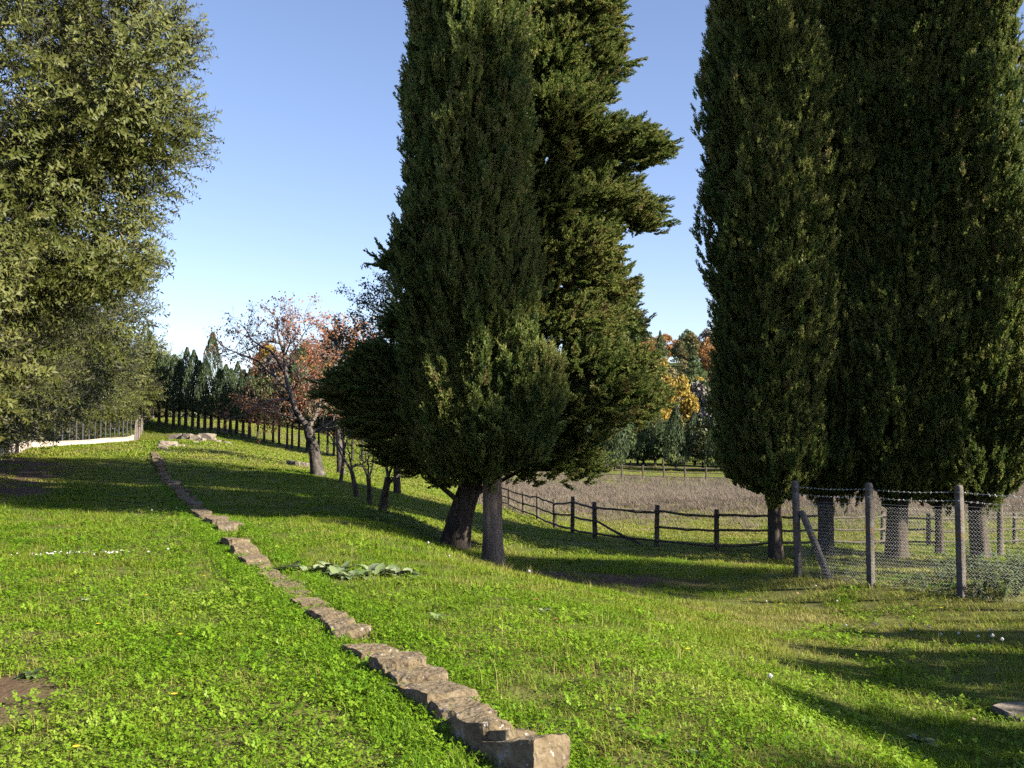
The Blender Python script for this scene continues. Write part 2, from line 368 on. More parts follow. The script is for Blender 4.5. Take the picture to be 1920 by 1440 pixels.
gc = mixc(gc, (.115, .15, .025), fm * (1 - meadow) * .8)
gc = mixc(gc, (.12, .083, .052), sm)
gc = mixc(gc, (.05, .07, .02), ss(120, 135, YY))
V = np.stack([XX, YY, ZZ], -1).reshape(-1, 3)
i = np.arange(ny - 1)[:, None] * nx + np.arange(nx - 1)[None]
Q = np.stack([i, i + 1, i + nx + 1, i + nx], -1).reshape(-1, 4)
gm, nt, b = newmat('turf_and_soil'); L = nt.links
a = nt.nodes.new('ShaderNodeAttribute'); a.attribute_name = 'col'
n = nt.nodes.new('ShaderNodeTexNoise'); n.inputs['Scale'].default_value = 3.5; n.inputs['Detail'].default_value = 9; n.inputs['Roughness'].default_value = .7
tc = nt.nodes.new('ShaderNodeTexCoord'); L.new(tc.outputs['Object'], n.inputs['Vector'])
rv = ramp(nt, n.outputs['Fac'], [(.25, (.45, .42, .4)), (.75, (1.35, 1.3, 1.25))])
mx = nt.nodes.new('ShaderNodeMix'); mx.data_type = 'RGBA'; mx.blend_type = 'MULTIPLY'; mx.inputs[0].default_value = 1
L.new(a.outputs['Color'], mx.inputs[6]); L.new(rv, mx.inputs[7]); L.new(mx.outputs[2], b.inputs['Base Color'])
b.inputs['Roughness'].default_value = .95; b.inputs['Specular IOR Level'].default_value = .1
n2 = nt.nodes.new('ShaderNodeTexNoise'); n2.inputs['Scale'].default_value = 28; n2.inputs['Detail'].default_value = 8; L.new(tc.outputs['Object'], n2.inputs['Vector'])
bp = nt.nodes.new('ShaderNodeBump'); bp.inputs['Strength'].default_value = .7; bp.inputs['Distance'].default_value = .03
L.new(n2.outputs['Fac'], bp.inputs['Height']); L.new(bp.outputs[0], b.inputs['Normal'])
ground = link('ground', mesh('ground', V, Q, dict(col=np.c_[gc.reshape(-1, 3), np.ones(len(V))]), True), gm)
tag(ground, 'rolling lawn ground falling away to the meadow', None, None, 'structure')

# ------------------------------------------------------------------ grass, clover, meadow (uncountable)
def blade_patch(n, rad, h0, h1, w, lean, seed, curl=.5):
    r = np.random.default_rng(seed); mb = MB()
    for k in range(n):
        a = r.uniform(0, 6.283); q = rad * math.sqrt(r.random()); bx, by = q * math.cos(a), q * math.sin(a)
        h = r.uniform(h0, h1); d = r.uniform(0, 6.283); l = r.uniform(.1, lean); dx, dy = math.cos(d), math.sin(d)
        wx, wy = -dy * w * r.uniform(.6, 1.3) / 2, dx * w * r.uniform(.6, 1.3) / 2
        m = np.array([bx + dx * l * h * .35, by + dy * l * h * .35, h * .55]); t = np.array([bx + dx * l * h * (1 + curl), by + dy * l * h * (1 + curl), h * (1 - .25 * l)])
        mb.add([(bx - wx, by - wy, -.01), (bx + wx, by + wy, -.01), m + (wx * .8, wy * .8, 0), m - (wx * .8, wy * .8, 0), t], [(3, 2, 4)], [(0, 1, 2, 3)], r.random())
    return mb.arrays()
def clover_patch(n, rad, seed, size=.0088, hh=(.015, .055)):
    r = np.random.default_rng(seed); mb = MB()
    for k in range(n):
        a = r.uniform(0, 6.283); q = rad * math.sqrt(r.random()); c = np.array([q * math.cos(a), q * math.sin(a), r.uniform(*hh)])
        tilt = r.normal(0, .38, 2); sh = r.random(); a0 = r.uniform(0, 6.283); s = size * r.uniform(.6, 1.4)
        for p in range(3 if r.random() < .6 else 4):
            f = a0 + p * 2.09 + r.normal(0, .15); u = np.array([math.cos(f), math.sin(f), 0]); v = np.array([-math.sin(f), math.cos(f), 0])
            pts = [c, c + u * s * .55 + v * s * .5, c + u * s * 1.15, c + u * s * .55 - v * s * .5]
            pts = [p_ + np.array([0, 0, (p_ - c)[:2] @ tilt]) for p_ in pts]
            mb.add(pts, None, [(0, 1, 2, 3)], np.clip(sh + r.normal(0, .12), 0, 1))
    return mb.arrays()
grass_p = [blade_patch(70, .15, .02, .055, .0045, 1.3, s) for s in (1, 2, 3)] + [blade_patch(60, .15, .03, .085, .0045, 1.0, s) for s in (4, 5)]
clover_p = [clover_patch(80, .15, s) for s in (11, 12, 13)] + [clover_patch(34, .15, 14, .016, (.02, .07))]
far_p = [blade_patch(46, .15, .025, .07, .010, 1.3, s) for s in (21, 22, 23)]

def strat(y0, y1, dens, margin=1.0):
    n = int(dens * ((y1 - y0) * (y1 + y0) * .5 * 1.04 + 2 * margin * (y1 - y0)))
    y = np.sqrt(RNG.random(n) * (y1 ** 2 - y0 ** 2) + y0 ** 2); x = (RNG.random(n) * 2 - 1) * (y * .52 + margin)
    return x, y
def grass_points(tiers, keep):
    X = []; Y = []; S = []
    for y0, y1, d, s in tiers:
        x, y = strat(y0, y1, d); X.append(x); Y.append(y); S.append(np.full(len(x), s))
    x, y, s = map(np.concatenate, (X, Y, S)); k = RNG.random(len(x)) < keep(x, y)
    return x[k], y[k], s[k]
def ground_scatter(name, protos, x, y, sxy, sz, tint, mat, label, cat):
    n = len(x); P = np.c_[x, y, zg(x, y)]; e = .12
    nrm = np.c_[-(zg(x + e, y) - zg(x - e, y)) / (2 * e), -(zg(x, y + e) - zg(x, y - e)) / (2 * e), np.ones(n)]
    o = scatter(name, protos, P, eul(nrm, RNG.uniform(0, 6.283, n)), np.c_[sxy, sxy, sz], RNG.integers(0, len(protos), n), tint, mat)
    return tag(o, label, cat, None, 'stuff')
def lawn_keep(x, y): return (1 - .92 * soil_mask(x, y)) * (1 - field_mask(x, y) * ss(38, 50, y)) * (1 - .65 * clover_mask(x, y))
x, y, s = grass_points([(2.6, 8, 46, 1.0), (8, 15, 26, 1.25), (15, 24, 12, 1.7)], lawn_keep)
t = np.clip(.28 + .8 * (dry_mask(x, y) - .32) + RNG.normal(0, .10, len(x)), 0, .8)
ground_scatter('lawn_grass', grass_p, x, y, s * RNG.uniform(.8, 1.25, len(x)), s ** .5 * RNG.uniform(.6, 1.2, len(x)), t, M['grass'], 'short mown green and straw grass of the near lawn', 'grass')
x, y, s = grass_points([(24, 45, 7, 2.4), (45, 110, 1.5, 5.0)], lambda x, y: (1 - .9 * soil_mask(x, y)) * (1 - .7 * field_mask(x, y) * ss(38, 56, y + x * .2)))
t = np.clip(.34 + .5 * (dry_mask(x, y) - .3) + RNG.normal(0, .08, len(x)), 0, .8)
ground_scatter('slope_grass', far_p, x, y, s * RNG.uniform(.8, 1.25, len(x)), s ** .4 * RNG.uniform(.7, 1.2, len(x)), t, M['grass'], 'grass of the far lawn rising to the tree rows', 'grass')
x, y, s = grass_points([(2.6, 9, 78, .85), (9, 18, 36, 1.12), (18, 34, 9, 1.9)], lambda x, y: clover_mask(x, y) * (1 - .85 * soil_mask(x, y)) * (1 - field_mask(x, y)))
t = np.clip(.42 + .38 * fbm(x * .8, y * .8, 77) + RNG.normal(0, .1, len(x)), 0, .85)
ground_scatter('clover', clover_p, x, y, s * RNG.uniform(.8, 1.3, len(x)), s ** .5 * RNG.uniform(.7, 1.4, len(x)), t, M['clover'], 'bright clover and chickweed patches in the lawn', 'ground cover')
stalk_p = [blade_patch(9, .08, .09, .22, .0035, .7, s, .4) for s in (61, 62)]
x, y = strat(4, 22, 2.2); k = RNG.random(len(x)) < .35 + .5 * (fbm(x * .6, y * .6, 66) > .15); x, y = x[k], y[k]
ground_scatter('tall_stalks', stalk_p, x, y, np.ones(len(x)), RNG.uniform(.5, 1.2, len(x)), RNG.uniform(.35, .9, len(x)), M['grass'], 'scattered taller grass stalks in the lawn', 'grass')
y = np.sqrt(RNG.random(1500) * (40 ** 2 - 4.6 ** 2) + 4.6 ** 2); y = 4.6 + (y - 4.6) * RNG.random(len(y)); sd = np.where(RNG.random(len(y)) < .7, -1, 1); x = 2.0 - .402 * y + sd * RNG.uniform(.24, .46, len(y)) - .02
ground_scatter('edge_growth', clover_p[:3] + grass_p[3:], x, y, RNG.uniform(.8, 1.3, len(x)), RNG.uniform(.7, 1.5, len(x)), np.clip(RNG.normal(.32, .12, len(x)), 0, .8), M['clover'], 'clover and grass growing up round the row of stones', 'ground cover')
meadow_p = [blade_patch(40, .2, .18, .5, .007, .5, s, .3) for s in (31, 32, 33)]
n = 26000; x = RNG.uniform(-2, 48, n); y = RNG.uniform(28, 88, n)
k = (x / y < .62) & (RNG.random(n) < field_mask(x, y) * (.02 + .98 * ss(38, 56, y + x * .2)) * (1 - .75 * ss(64, 74, y - x * .25)))
x, y = x[k], y[k]
ground_scatter('meadow_grass', meadow_p, x, y, RNG.uniform(1.2, 2.2, len(x)), RNG.uniform(.5, 1.1, len(x)) * (.35 + .65 * ss(38, 56, y + x * .2)), np.clip(.3 + .25 * fbm(x * .12, y * .12, 88) + RNG.normal(0, .12, len(x)), 0, .8), M['dry'], 'tall dry mauve brown grass of the meadow', 'grass')

# fallen leaves and daisies
def leaf_litter(name, n, where, size, mat, label, cat, lift=.03):
    x, y = where(n); z = zg(x, y) + lift; mb = MB(); tt = []
    for k in range(len(x)):
        f = RNG.uniform(0, 6.283); u = np.array([math.cos(f), math.sin(f), RNG.normal(0, .25)]); v = np.array([-math.sin(f), math.cos(f), RNG.normal(0, .25)]); s = size * RNG.uniform(.6, 1.4)
        c = np.array([x[k], y[k], z[k]]); mb.add([c - u * s, c + v * s * .5, c + u * s, c - v * s * .5 + (0, 0, .01)], [(0, 1, 2), (0, 2, 3)], None, RNG.random())
    me = mb.mesh(name); me.attributes.new('tint', 'FLOAT', 'POINT').data.foreach_set('value', np.repeat(RNG.random(len(x)) * .7, 4).astype(np.float32))
    return tag(link(name, me, mat), label, cat, None, 'stuff')
leaf_litter('fallen_leaves', 170, lambda n: (lambda x, y: (x, y))(*strat(4, 26, n / 360.0)), .032, M['fallen'], 'scattered fallen autumn leaves on the lawn', 'leaves')
leaf_litter('daisy_petals', 90, lambda n: (RNG.normal(-6.05, .5, n), RNG.normal(13.9, .14, n)), .016, M['white'], 'drift of tiny white daisies on the lawn', 'flowers', .06)

# ------------------------------------------------------------------ cypress
def plume(seed, L=.36, nb=34, flat=1.0):
    """a scale-leaved cypress spray growing along +Z: short overlapping twiglets round a stem"""
    r = np.random.default_rng(seed); mb = MB()
    for k in range(nb):
        t = (k + r.random()) / nb; a = r.uniform(0, 6.283); z0 = L * t * .85
        out = np.array([math.cos(a), math.sin(a) * flat, 0]); d = out * r.uniform(.25, .62) + np.array([0, 0, 1]); d /= np.linalg.norm(d)
        ln = L * r.uniform(.15, .27) * (1.25 - .6 * t); base = np.array([0, 0, z0]) + out * .012
        sd = np.cross(d, r.normal(size=3)); sd /= np.linalg.norm(sd) + 1e-9; sh = r.random()
        for q in range(3):
            w = ln * r.uniform(.15, .23); dd = d + r.normal(0, .26, 3); dd /= np.linalg.norm(dd); b0 = base + d * ln * q * .3; l2 = ln * r.uniform(.5, .85)
            s2 = np.cross(dd, sd + r.normal(0, .5, 3)); s2 /= np.linalg.norm(s2) + 1e-9
            mb.add([b0, b0 + dd * l2 * .45 + s2 * w, b0 + dd * l2, b0 + dd * l2 * .5 - s2 * w], None, [(0, 1, 2, 3)], np.clip(sh + r.normal(0, .15), 0, 1))
    return mb.arrays()
PLUME = [plume(s) for s in (1, 2, 3, 4)]
SPRAY = [plume(s, .42, 36, .45) for s in (5, 6, 7)]

def tint_for(P, seed): return np.clip(.32 + .22 * fbm(P[:, 0] * .9 + P[:, 2] * .3, P[:, 2] * .7 + P[:, 1], seed) + RNG.normal(0, .12, len(P)), 0, .62) + .3 * (RNG.random(len(P)) < .02)

def column_pts(axis, R, z0, z1, n, seed, gap=0.0, flute=.2, taper=0.0):
    """points and growth directions through a columnar crown. axis: [(z, x, y)...]"""
    r = np.random.default_rng(seed); A = np.array(axis, float)
    t = r.random(n * 3); t = t[r.random(n * 3) < np.where(t < .56, 1, .35)][:n * 2]; prof = lambda t: (1 - (1 - np.clip(t / .04, 0, 1)) ** 2) ** .5 * (1 - taper * np.clip((t - .22) / .45, 0, 1)) * np.where(t < .5, 1.0, 1 - .92 * (np.clip(t - .5, 0, 1) / .5) ** 1.7) * (.9 + .1 * np.clip(t / .15, 0, 1))
    k = r.random(len(t)) < (.15 + .85 * prof(t)); t = t[k][:n]; m = len(t)
    z = z0 + (z1 - z0) * t; az = r.uniform(-math.pi, math.pi, m); rp = R * prof(t)
    lump = 1 + flute * vn(az * R / .40, z / 1.9, seed) + .15 * vn(az * R / .18, z / .6, seed + 3) + .10 * vn(az * .8, z / 1.1, seed + 9) + .12 * (r.random(m) < .02)
    z = z - .55 * np.maximum(0, vn(az * 2.2, 0 * az, seed + 31)) * (1 - np.clip(t / .06, 0, 1))
    u = r.random(m) ** 1.6; rr = rp * lump * (1 - .5 * u)
    cx, cy = np.interp(z, A[:, 0], A[:, 1]), np.interp(z, A[:, 0], A[:, 2])
    o = np.c_[np.sin(az), -np.cos(az), np.zeros(m)]
    P = np.c_[cx, cy, z] + o * rr[:, None]
    D = o * r.uniform(.12, .6, m)[:, None] + np.c_[np.zeros((m, 2)), np.ones(m)] + r.normal(0, .16, (m, 3))
    keep = np.ones(m, bool)
    if gap: keep &= vn(az * R / .5 + 3, z / .6, seed + 21) < 1 - gap
    return P[keep], D[keep], (r.uniform(.62, 1.38, m))[keep]

def trunk_mesh(name, P, R, seed, sides=22, flute=.16):
    mb = MB(); P = np.asarray(P, float); n = 18; s = np.linspace(0, 1, n); q = np.linspace(0, 1, len(P))
    PP = np.stack([np.interp(s, q, P[:, i]) for i in range(3)], 1); RR = np.interp(s, q, R) * (1 + .35 * np.exp(-s * 14))
    mb.tube(PP, RR, sides, flute=flute, seed=seed)
    return mb.mesh(name, True)

def cypress(name_label, base, lean, R, crown_lo, top, n, seed, tr, group, gap=0.0, flute=.2, bark='bark_dark', taper=0.0, tint_off=0.0, bend=None, skirt=()):
    """base (x, y); lean: (dx, dy) of the axis at the top"""
    x, y = base; z = z1(x, y); root = thing('cypress_tree', name_label, 'tree', (x, y, z), group)
    H = top - z; ax = [(0, 0, 0), (H * .12, lean[0] * .2, lean[1] * .2), (H, lean[0], lean[1])]
    tp = [(0, 0, -.15), (lean[0] * .1, lean[1] * .1, H * .06), (lean[0] * .2, lean[1] * .2, H * .12), (lean[0] * .6, lean[1] * .6, H * .6)]
    link('trunk', trunk_mesh('cypress_trunk', tp, [tr * 1.05, tr * .95, tr * .9, tr * .3], seed), M[bark], root)
    if bend: ax = [(f * H, bx_, 0) for f, bx_ in bend]; tp = tp[:2] + [(bend[1][1], 0, bend[1][0] * H), (bend[2][1], 0, H * .6)]
    P, D, S = column_pts(ax, R, crown_lo - z, H, n, seed, gap, flute, taper)
    for (px, py, rx, rz, Y, ns) in skirt:
        c = at(px, py, Y) - np.array([x, y, z]); d = RNG.normal(size=(ns, 3)); d /= np.linalg.norm(d, axis=1, keepdims=True); lp = 1 + .3 * vn(np.arctan2(d[:, 1], d[:, 0]) * 2.4 + px, d[:, 2] * 2, 9)
        P = np.r_[P, c + d * np.array([rx, rx * .9, rz]) / FPX * Y * ((1 - .5 * RNG.random(ns) ** 1.6) * lp)[:, None]]; D = np.r_[D, d * np.array([.5, .5, .1]) + np.array([0, 0, 1]) + RNG.normal(0, .18, (ns, 3))]; S = np.r_[S, RNG.uniform(.75, 1.25, ns)]
    o = scatter('crown', PLUME, P, eul(D, RNG.uniform(0, 6.283, len(P))), S, RNG.integers(0, len(PLUME), len(P)), np.clip(tint_for(P, seed) + tint_off, 0, 1), M['cypress'], root)
    return root

G_C = 'tall cypresses on the lawn'
# centre pair: slim columnar one in front, broad branching one behind
bx, by = at(928, 1058, 20.0)[:2]
fc = cypress('columnar cypress with pale fluted trunk in front of the leaning one', (bx, by), (-.75, .2), 1.2, .95, 25, 18000, 101, .19, G_C, bark='bark', taper=.18, flute=.26, bend=[(0, 0), (.08, -.2), (.23, -.55), (1, -.75)], skirt=[(975, 750, 64, 100, 19.6, 2200), (935, 820, 85, 70, 19.5, 2200), (850, 780, 80, 110, 19.9, 2200)])
def branch_cypress():
    bx, by = at(853, 1025, 23.3)[:2]; z = z1(bx, by)
    root = thing('cypress_tree', 'broad cypress with leaning dark trunk and shelf-like side branches', 'tree', (bx, by, z), G_C)
    O = np.array([bx, by, z])
    tp = [at(850, 1030, 23.3), at(862, 970, 23.3), at(885, 905, 23.3), at(930, 700, 23.4), at(985, 350, 23.5), at(1030, 0, 23.5), at(1050, -260, 23.5)]
    tp = [p - O for p in tp]; tp[0][2] = -.2
    link('trunk', trunk_mesh('leaning_trunk', tp, [.31, .29, .28, .23, .16, .10, .03], 77), M['bark_dark'], root)
    def limb(b): link('limb', b.mesh('cypress_limb', True), M['bark_dark'], root)
    pads = [(1075, 80, 82, 95, 20.2), (1045, -80, 95, 90, 20.4), (1050, -230, 60, 110, 20.4), (1000, 40, 70, 100, 20.6), (1140, 275, 92, 46, 19.6), (1190, 290, 44, 34, 19.7), (1040, 225, 80, 50, 19.0), (1120, 385, 92, 48, 19.7),
            (1175, 405, 42, 30, 19.9), (1085, 480, 70, 55, 19.0), (1120, 545, 60, 52, 19.6), (1130, 600, 56, 48, 20.9), (1075, 620, 85, 60, 19.3), (1100, 690, 78, 44, 19.0), (1150, 735, 72, 46, 18.7), (1110, 780, 85, 44, 18.9),
            (1050, 855, 60, 46, 19.4), (970, 868, 70, 46, 19.9), (1080, 880, 32, 28, 19.6), (700, 735, 95, 42, 20.6), (720, 690, 62, 36, 20.8), (790, 780, 95, 60, 20.1), (800, 840, 80, 42, 20.0), (735, 790, 75, 36, 20.3), (850, 870, 70, 44, 19.9),
            (758, 496, 22, 20, 19.3), (860, 660, 90, 90, 20.6), (960, 560, 90, 120, 20.8), (990, 380, 90, 110, 20.8), (1000, 200, 80, 100, 20.8), (930, 780, 110, 90, 20.4), (760, 610, 24, 34, 20.8), (1075, 185, 62, 44, 20.0), (1105, 330, 62, 42, 19.9), (1085, 430, 62, 50, 19.6), (1205, 285, 26, 22, 19.5), (1195, 425, 24, 20, 19.8), (1160, 620, 26, 34, 20.9), (1195, 760, 30, 34, 18.7), (1010, 300, 70, 70, 19.3), (1020, 400, 75, 70, 19.3), (1030, 520, 70, 70, 19.2), (1030, 130, 60, 70, 19.8), (1100, 20, 50, 40, 19.8), (1120, 130, 40, 40, 20.0), (1060, 740, 60, 60, 19.4), (1180, 690, 40, 30, 18.9), (925, 80, 80, 110, 19.0), (930, 300, 80, 120, 19.0), (930, 500, 85, 110, 19.0)]  # last three pads sit hidden, added to fill a gap in the cast shadow
    Ps = []; Ds = []; lb = MB(); tpa = np.array(tp)
    for q, (px, py, rx, rz, Y) in enumerate(pads):
        Y += 3.1; c = at(px, py, Y) - O; sx = rx / FPX * Y; sz = rz / FPX * Y; sy = min(sx, 1.0) * .85 + .1
        n = int(360 * (sx * sy + sx * sz + sy * sz) + 60)
        d = RNG.normal(size=(n, 3)); d /= np.linalg.norm(d, axis=1, keepdims=True); rr = 1 - .55 * RNG.random(n) ** 1.7
        lump = 1 + .30 * vn(np.arctan2(d[:, 1], d[:, 0]) * 2.6 + q * 7, d[:, 2] * 3.0, 300 + q) + .15 * vn(np.arctan2(d[:, 1], d[:, 0]) * 6 + q * 7, d[:, 2] * 6.0, 340 + q)
        P = c + d * np.array([sx, sy, sz]) * (rr * lump)[:, None] * .93
        zt = np.clip(c[2] - .7, 0, tpa[-1][2]); tx = np.array([np.interp(zt, tpa[:, 2], tpa[:, 0]), np.interp(zt, tpa[:, 2], tpa[:, 1]), zt])
        out = c - tx; out[2] = 0; on = np.linalg.norm(out); out = out / (on + .4)
        D = out * RNG.uniform(.5, 1.1, n)[:, None] + d * np.array([.55, .55, .25]) + np.array([0, 0, .5]) + RNG.normal(0, .2, (n, 3))
        P = P + out * (RNG.random(n) ** 6 * .45)[:, None]; D[:, 2] -= .55 * (np.linalg.norm(d[:, :2], axis=1) > .9) * RNG.random(n)
        if px > 940: kp = (d[:, 2] > -.25) | (RNG.random(n) < .22); P, D = P[kp], D[kp]
        Ps.append(P); Ds.append(D)
        mid = (tx + c) / 2 + np.array([0, 0, .12 * on]); lb.tube([tx, mid, c + out * .2], [.06, .04, .012], 6); limb(lb); lb = MB()
    lb.tube([at(868, 948, 23.2) - O, at(846, 928, 23.0) - O, at(822, 908, 22.9) - O, at(800, 880, 22.9) - O], [.075, .06, .05, .03], 7); limb(lb); lb = MB()
    lb.tube([at(888, 930, 23.2) - O, at(905, 915, 23.0) - O, at(930, 890, 22.9) - O], [.06, .05, .03], 7); limb(lb)
    P = np.concatenate(Ps); D = np.concatenate(Ds); n = len(P)
    scatter('crown', SPRAY + PLUME[:2], P, eul(D, RNG.uniform(0, 6.283, n)), RNG.uniform(.7, 1.15, n), RNG.integers(0, 5, n), np.clip(tint_for(P, 55) + .06, 0, 1), M['cypress'], root)
    return root
branch_cypress()
# right-hand clump behind the wire fence
for (px, py, Y, ln, R, lo, top, n, sd, tr, lab) in [
    (1455, 1050, 24.8, (-.2, .2), 1.3, .25, 26, 20000, 111, .16, 'cypress standing just outside the wire fence, straight slim trunk'),
    (1550, 1046, 25.8, (.1, .3), 1.45, .15, 26, 19000, 112, .2, 'cypress behind the wire mesh beside the braced concrete post'),
    (1680, 1046, 25.2, (.85, .1), 1.5, .25, 27, 21000, 113, .25, 'cypress with leaning trunk behind the middle concrete post'),
    (1762, 1042, 26.6, (.1, .3), 1.35, .1, 25, 15000, 114, .1, 'cypress with the thinnest trunk of the fenced clump'),
    (1838, 1042, 25.2, (-.9, -.1), 1.45, .15, 27, 22000, 115, .19, 'cypress behind the nearest concrete post, crown lit on one side')]:
    p = at(px, py, Y)
    cypress(lab, (p[0], p[1]), ln, R, lo, top, n, sd, tr, G_C, gap=.06, flute=.24 if px < 1600 else .4)
# unseen cypresses added past the picture's edge for their shade; the tallest darkens the clump
for k, (x, y, R, top) in enumerate([(10.6, .2, 1.0, 6.0), (11.6, 1.9, 1.0, 6.3), (10.6, 3.3, .85, 5.5), (11.8, 4.7, 1.0, 5.6), (11.1, 6.4, .85, 4.6), (13.0, 7.4, .9, 5.2), (9.6, -1.8, 1.0, 5.4), (13.6, 20.6, 1.8, 34)]):
    cypress('unseen cypress number %s added past the picture edge for shade' % ['one', 'two', 'three', 'four', 'five', 'six', 'seven', 'eight', 'nine', 'ten'][k], (x, y), (0, 0), R, .35, top, 2600 if k < 7 else 7000, 121 + k, .1, 'unseen cypresses added for shade', gap=.1)

# ------------------------------------------------------------------ leafy trees
def twig_sprig(seed, L=.34, nl=15, leaf=.068, wid=.026, droop=.3):
    r = np.random.default_rng(seed); mb = MB()
    mb.tube([(0, 0, 0), (.01, 0, L * .5), (0, .015, L)], [.004, .003, .0015], 3, .1, False)
    for k in range(nl):
        t = .12 + .88 * (k + .5) / nl; a = k * 2.4 + r.normal(0, .4); d = np.array([math.cos(a), math.sin(a), r.uniform(.1, .9)]) * np.array([1, 1, 1.0]); d /= np.linalg.norm(d)
        s = np.cross(d, [0, 0, 1.]); s /= np.linalg.norm(s) + 1e-9; up = np.cross(s, d); b0 = np.array([0, 0, L * t]); l = leaf * r.uniform(.7, 1.25); w = wid * r.uniform(.8, 1.2) / 2 * 1.0
        up2 = up * w * r.uniform(.1, .6)
        mb.add([b0, b0 + d * l * .45 + s * w + up2, b0 + d * l - up * l * r.uniform(-.1, .25), b0 + d * l * .45 - s * w + up2, b0 + d * l * .45], [(0, 1, 4), (1, 2, 4), (2, 3, 4), (3, 0, 4)], None, r.random())
    return mb.arrays()
SPRIG = [twig_sprig(s) for s in (1, 2, 3, 4)]
SPRIG_B = [twig_sprig(s, .5, 13, .12, .055) for s in (5, 6, 7)]

def clump_pts(c, rad, nclump, cr, per, seed, shell=.55):
    r = np.random.default_rng(seed); c = np.asarray(c); rad = np.asarray(rad)
    d = r.normal(size=(nclump, 3)); d /= np.linalg.norm(d, axis=1, keepdims=True)
    q = shell + (1 - shell) * r.random(nclump) ** .6; cc = c + d * rad * q[:, None]
    P = []; D = []
    for k in range(nclump):
        e = r.normal(size=(per, 3)) + d[k] * .8; e /= np.linalg.norm(e, axis=1, keepdims=True); ra = cr * r.uniform(.7, 1.3)
        P.append(cc[k] + e * ra * (1 - .6 * r.random(per) ** 1.5)[:, None] * np.array([1, 1, .8])); D.append(e + d[k] * .5 + np.array([0, 0, .25]) + r.normal(0, .35, (per, 3)))
    return np.concatenate(P), np.concatenate(D), cc

def holm_oak(label, base, rad, cz, nclump, cr, per, seed, protos, scl, tr=.22, group='evergreen oaks along the boundary', extra=None, nlimb=5, lo=.95):
    x, y = base; z = z1(x, y); root = thing('holm_oak_tree', label, 'tree', (x, y, z), group)
    c = np.array([0, 0, cz]); P, D, cc = clump_pts(c, rad, nclump, cr, per, seed)
    if extra:
        for (ec, er, en) in extra:
            p2, d2, c2 = clump_pts(np.asarray(ec), er, en, cr * .7, per, seed + 5); P = np.r_[P, p2]; D = np.r_[D, d2]; cc = np.r_[cc, c2]
    k = P[:, 2] > lo; P, D = P[k], D[k]
    link('trunk', trunk_mesh('holm_oak_trunk', [(0, 0, -.2), (.05, 0, cz * .3), (0, .1, cz * .6), (0, 0, cz * 1.2)], [tr, tr * .8, tr * .6, tr * .15], seed, 12, .1), M['bark_dark'], root)
    r = np.random.default_rng(seed + 1)
    for q in r.choice(len(cc), nlimb, False):
        mb = MB(); s = np.array([0, 0, cz * r.uniform(.25, .8)]); e = cc[q]; mid = (s + e) / 2 + r.normal(0, .2, 3); mb.tube([s, mid, e], [.06, .035, .01], 5)
        link('limb', mb.mesh('holm_oak_limb', True), M['bark_grey'], root)
    n = len(P)
    scatter('crown', protos, P, eul(D, RNG.uniform(0, 6.283, n)), scl * RNG.uniform(.75, 1.25, n), RNG.integers(0, len(protos), n), np.clip(.3 + .2 * fbm(P[:, 0] * .8, P[:, 2] * .8 + P[:, 1] * .5, seed) + r.normal(0, .13, n), 0, .75), M['holm'], root)
    return root
holm_oak('nearest evergreen oak filling the upper corner with glossy leaves', (-7.6, 10.8), (3.2, 3.9, 3.9), 5.7, 330, .62, 62, 201, SPRIG, 1.0, nlimb=16, extra=[((3.1, .2, 5.6), (.7, 1.2, 1.0), 20), ((2.5, .4, 4.0), (.7, 1, .7), 14), ((1.9, -1.5, 2.6), (.8, 1.2, .9), 24), ((1.2, -3.2, 2.4), (.9, 1.2, .9), 18)])
HO = [((-11.4, 18.5), (3.9, 3.9, 2.9), 4.6, 130, .75, 34, 1.5), ((-15.3, 27), (4.2, 4, 3.0), 4.5, 120, .8, 30, 1.8), ((-19, 35), (4.4, 4, 3.0), 4.4, 110, .85, 26, 2.2), ((-23.2, 43), (4.6, 4, 3.0), 4.4, 100, .85, 24, 2.6),
      ((-26.8, 51), (4.2, 4, 2.9), 4.4, 90, .9, 22, 2.9), ((-30.3, 59), (4.2, 4, 2.9), 4.5, 80, .9, 20, 3.2), ((-31.4, 66), (4.0, 4, 2.9), 4.5, 70, .9, 20, 3.4), ((-32.2, 73), (3.9, 4, 2.8), 4.5, 70, .9, 18, 3.6), ((-33.2, 80), (3.9, 4, 2.8), 4.6, 70, .9, 18, 3.8), ((-34.0, 87), (3.6, 4, 2.6), 4.6, 60, .9, 18, 4.0)]
ORD = ['second', 'third', 'fourth', 'fifth', 'sixth', 'seventh', 'eighth', 'ninth', 'tenth', 'farthest']
for k, (b_, r_, cz_, nc_, cr_, pe_, sc_) in enumerate(HO):
    holm_oak('%s evergreen oak of the row along the cream wall' % ORD[k], b_, r_, cz_, nc_, cr_, pe_, 210 + k, SPRIG, sc_)

for k, (b_, hh, rr_, hi) in enumerate([((16.5, 11.2), 11.1, 2.3, 18.4), ((20.5, 9.4), 13.2, 2.3, 20.8)]):  # unseen oaks added as shade casters; split crowns let a band of sun through
    holm_oak('%s unseen tall evergreen oak added past the picture edge for shade' % ['first', 'second'][k], b_, (rr_, rr_, 1.9), hh, 60, .8, 26, 240 + k, SPRIG, 2.2, group='unseen oaks added for shade', nlimb=3, extra=[((0, 0, hi), (2.0, 2.0, 2.0), 34)])
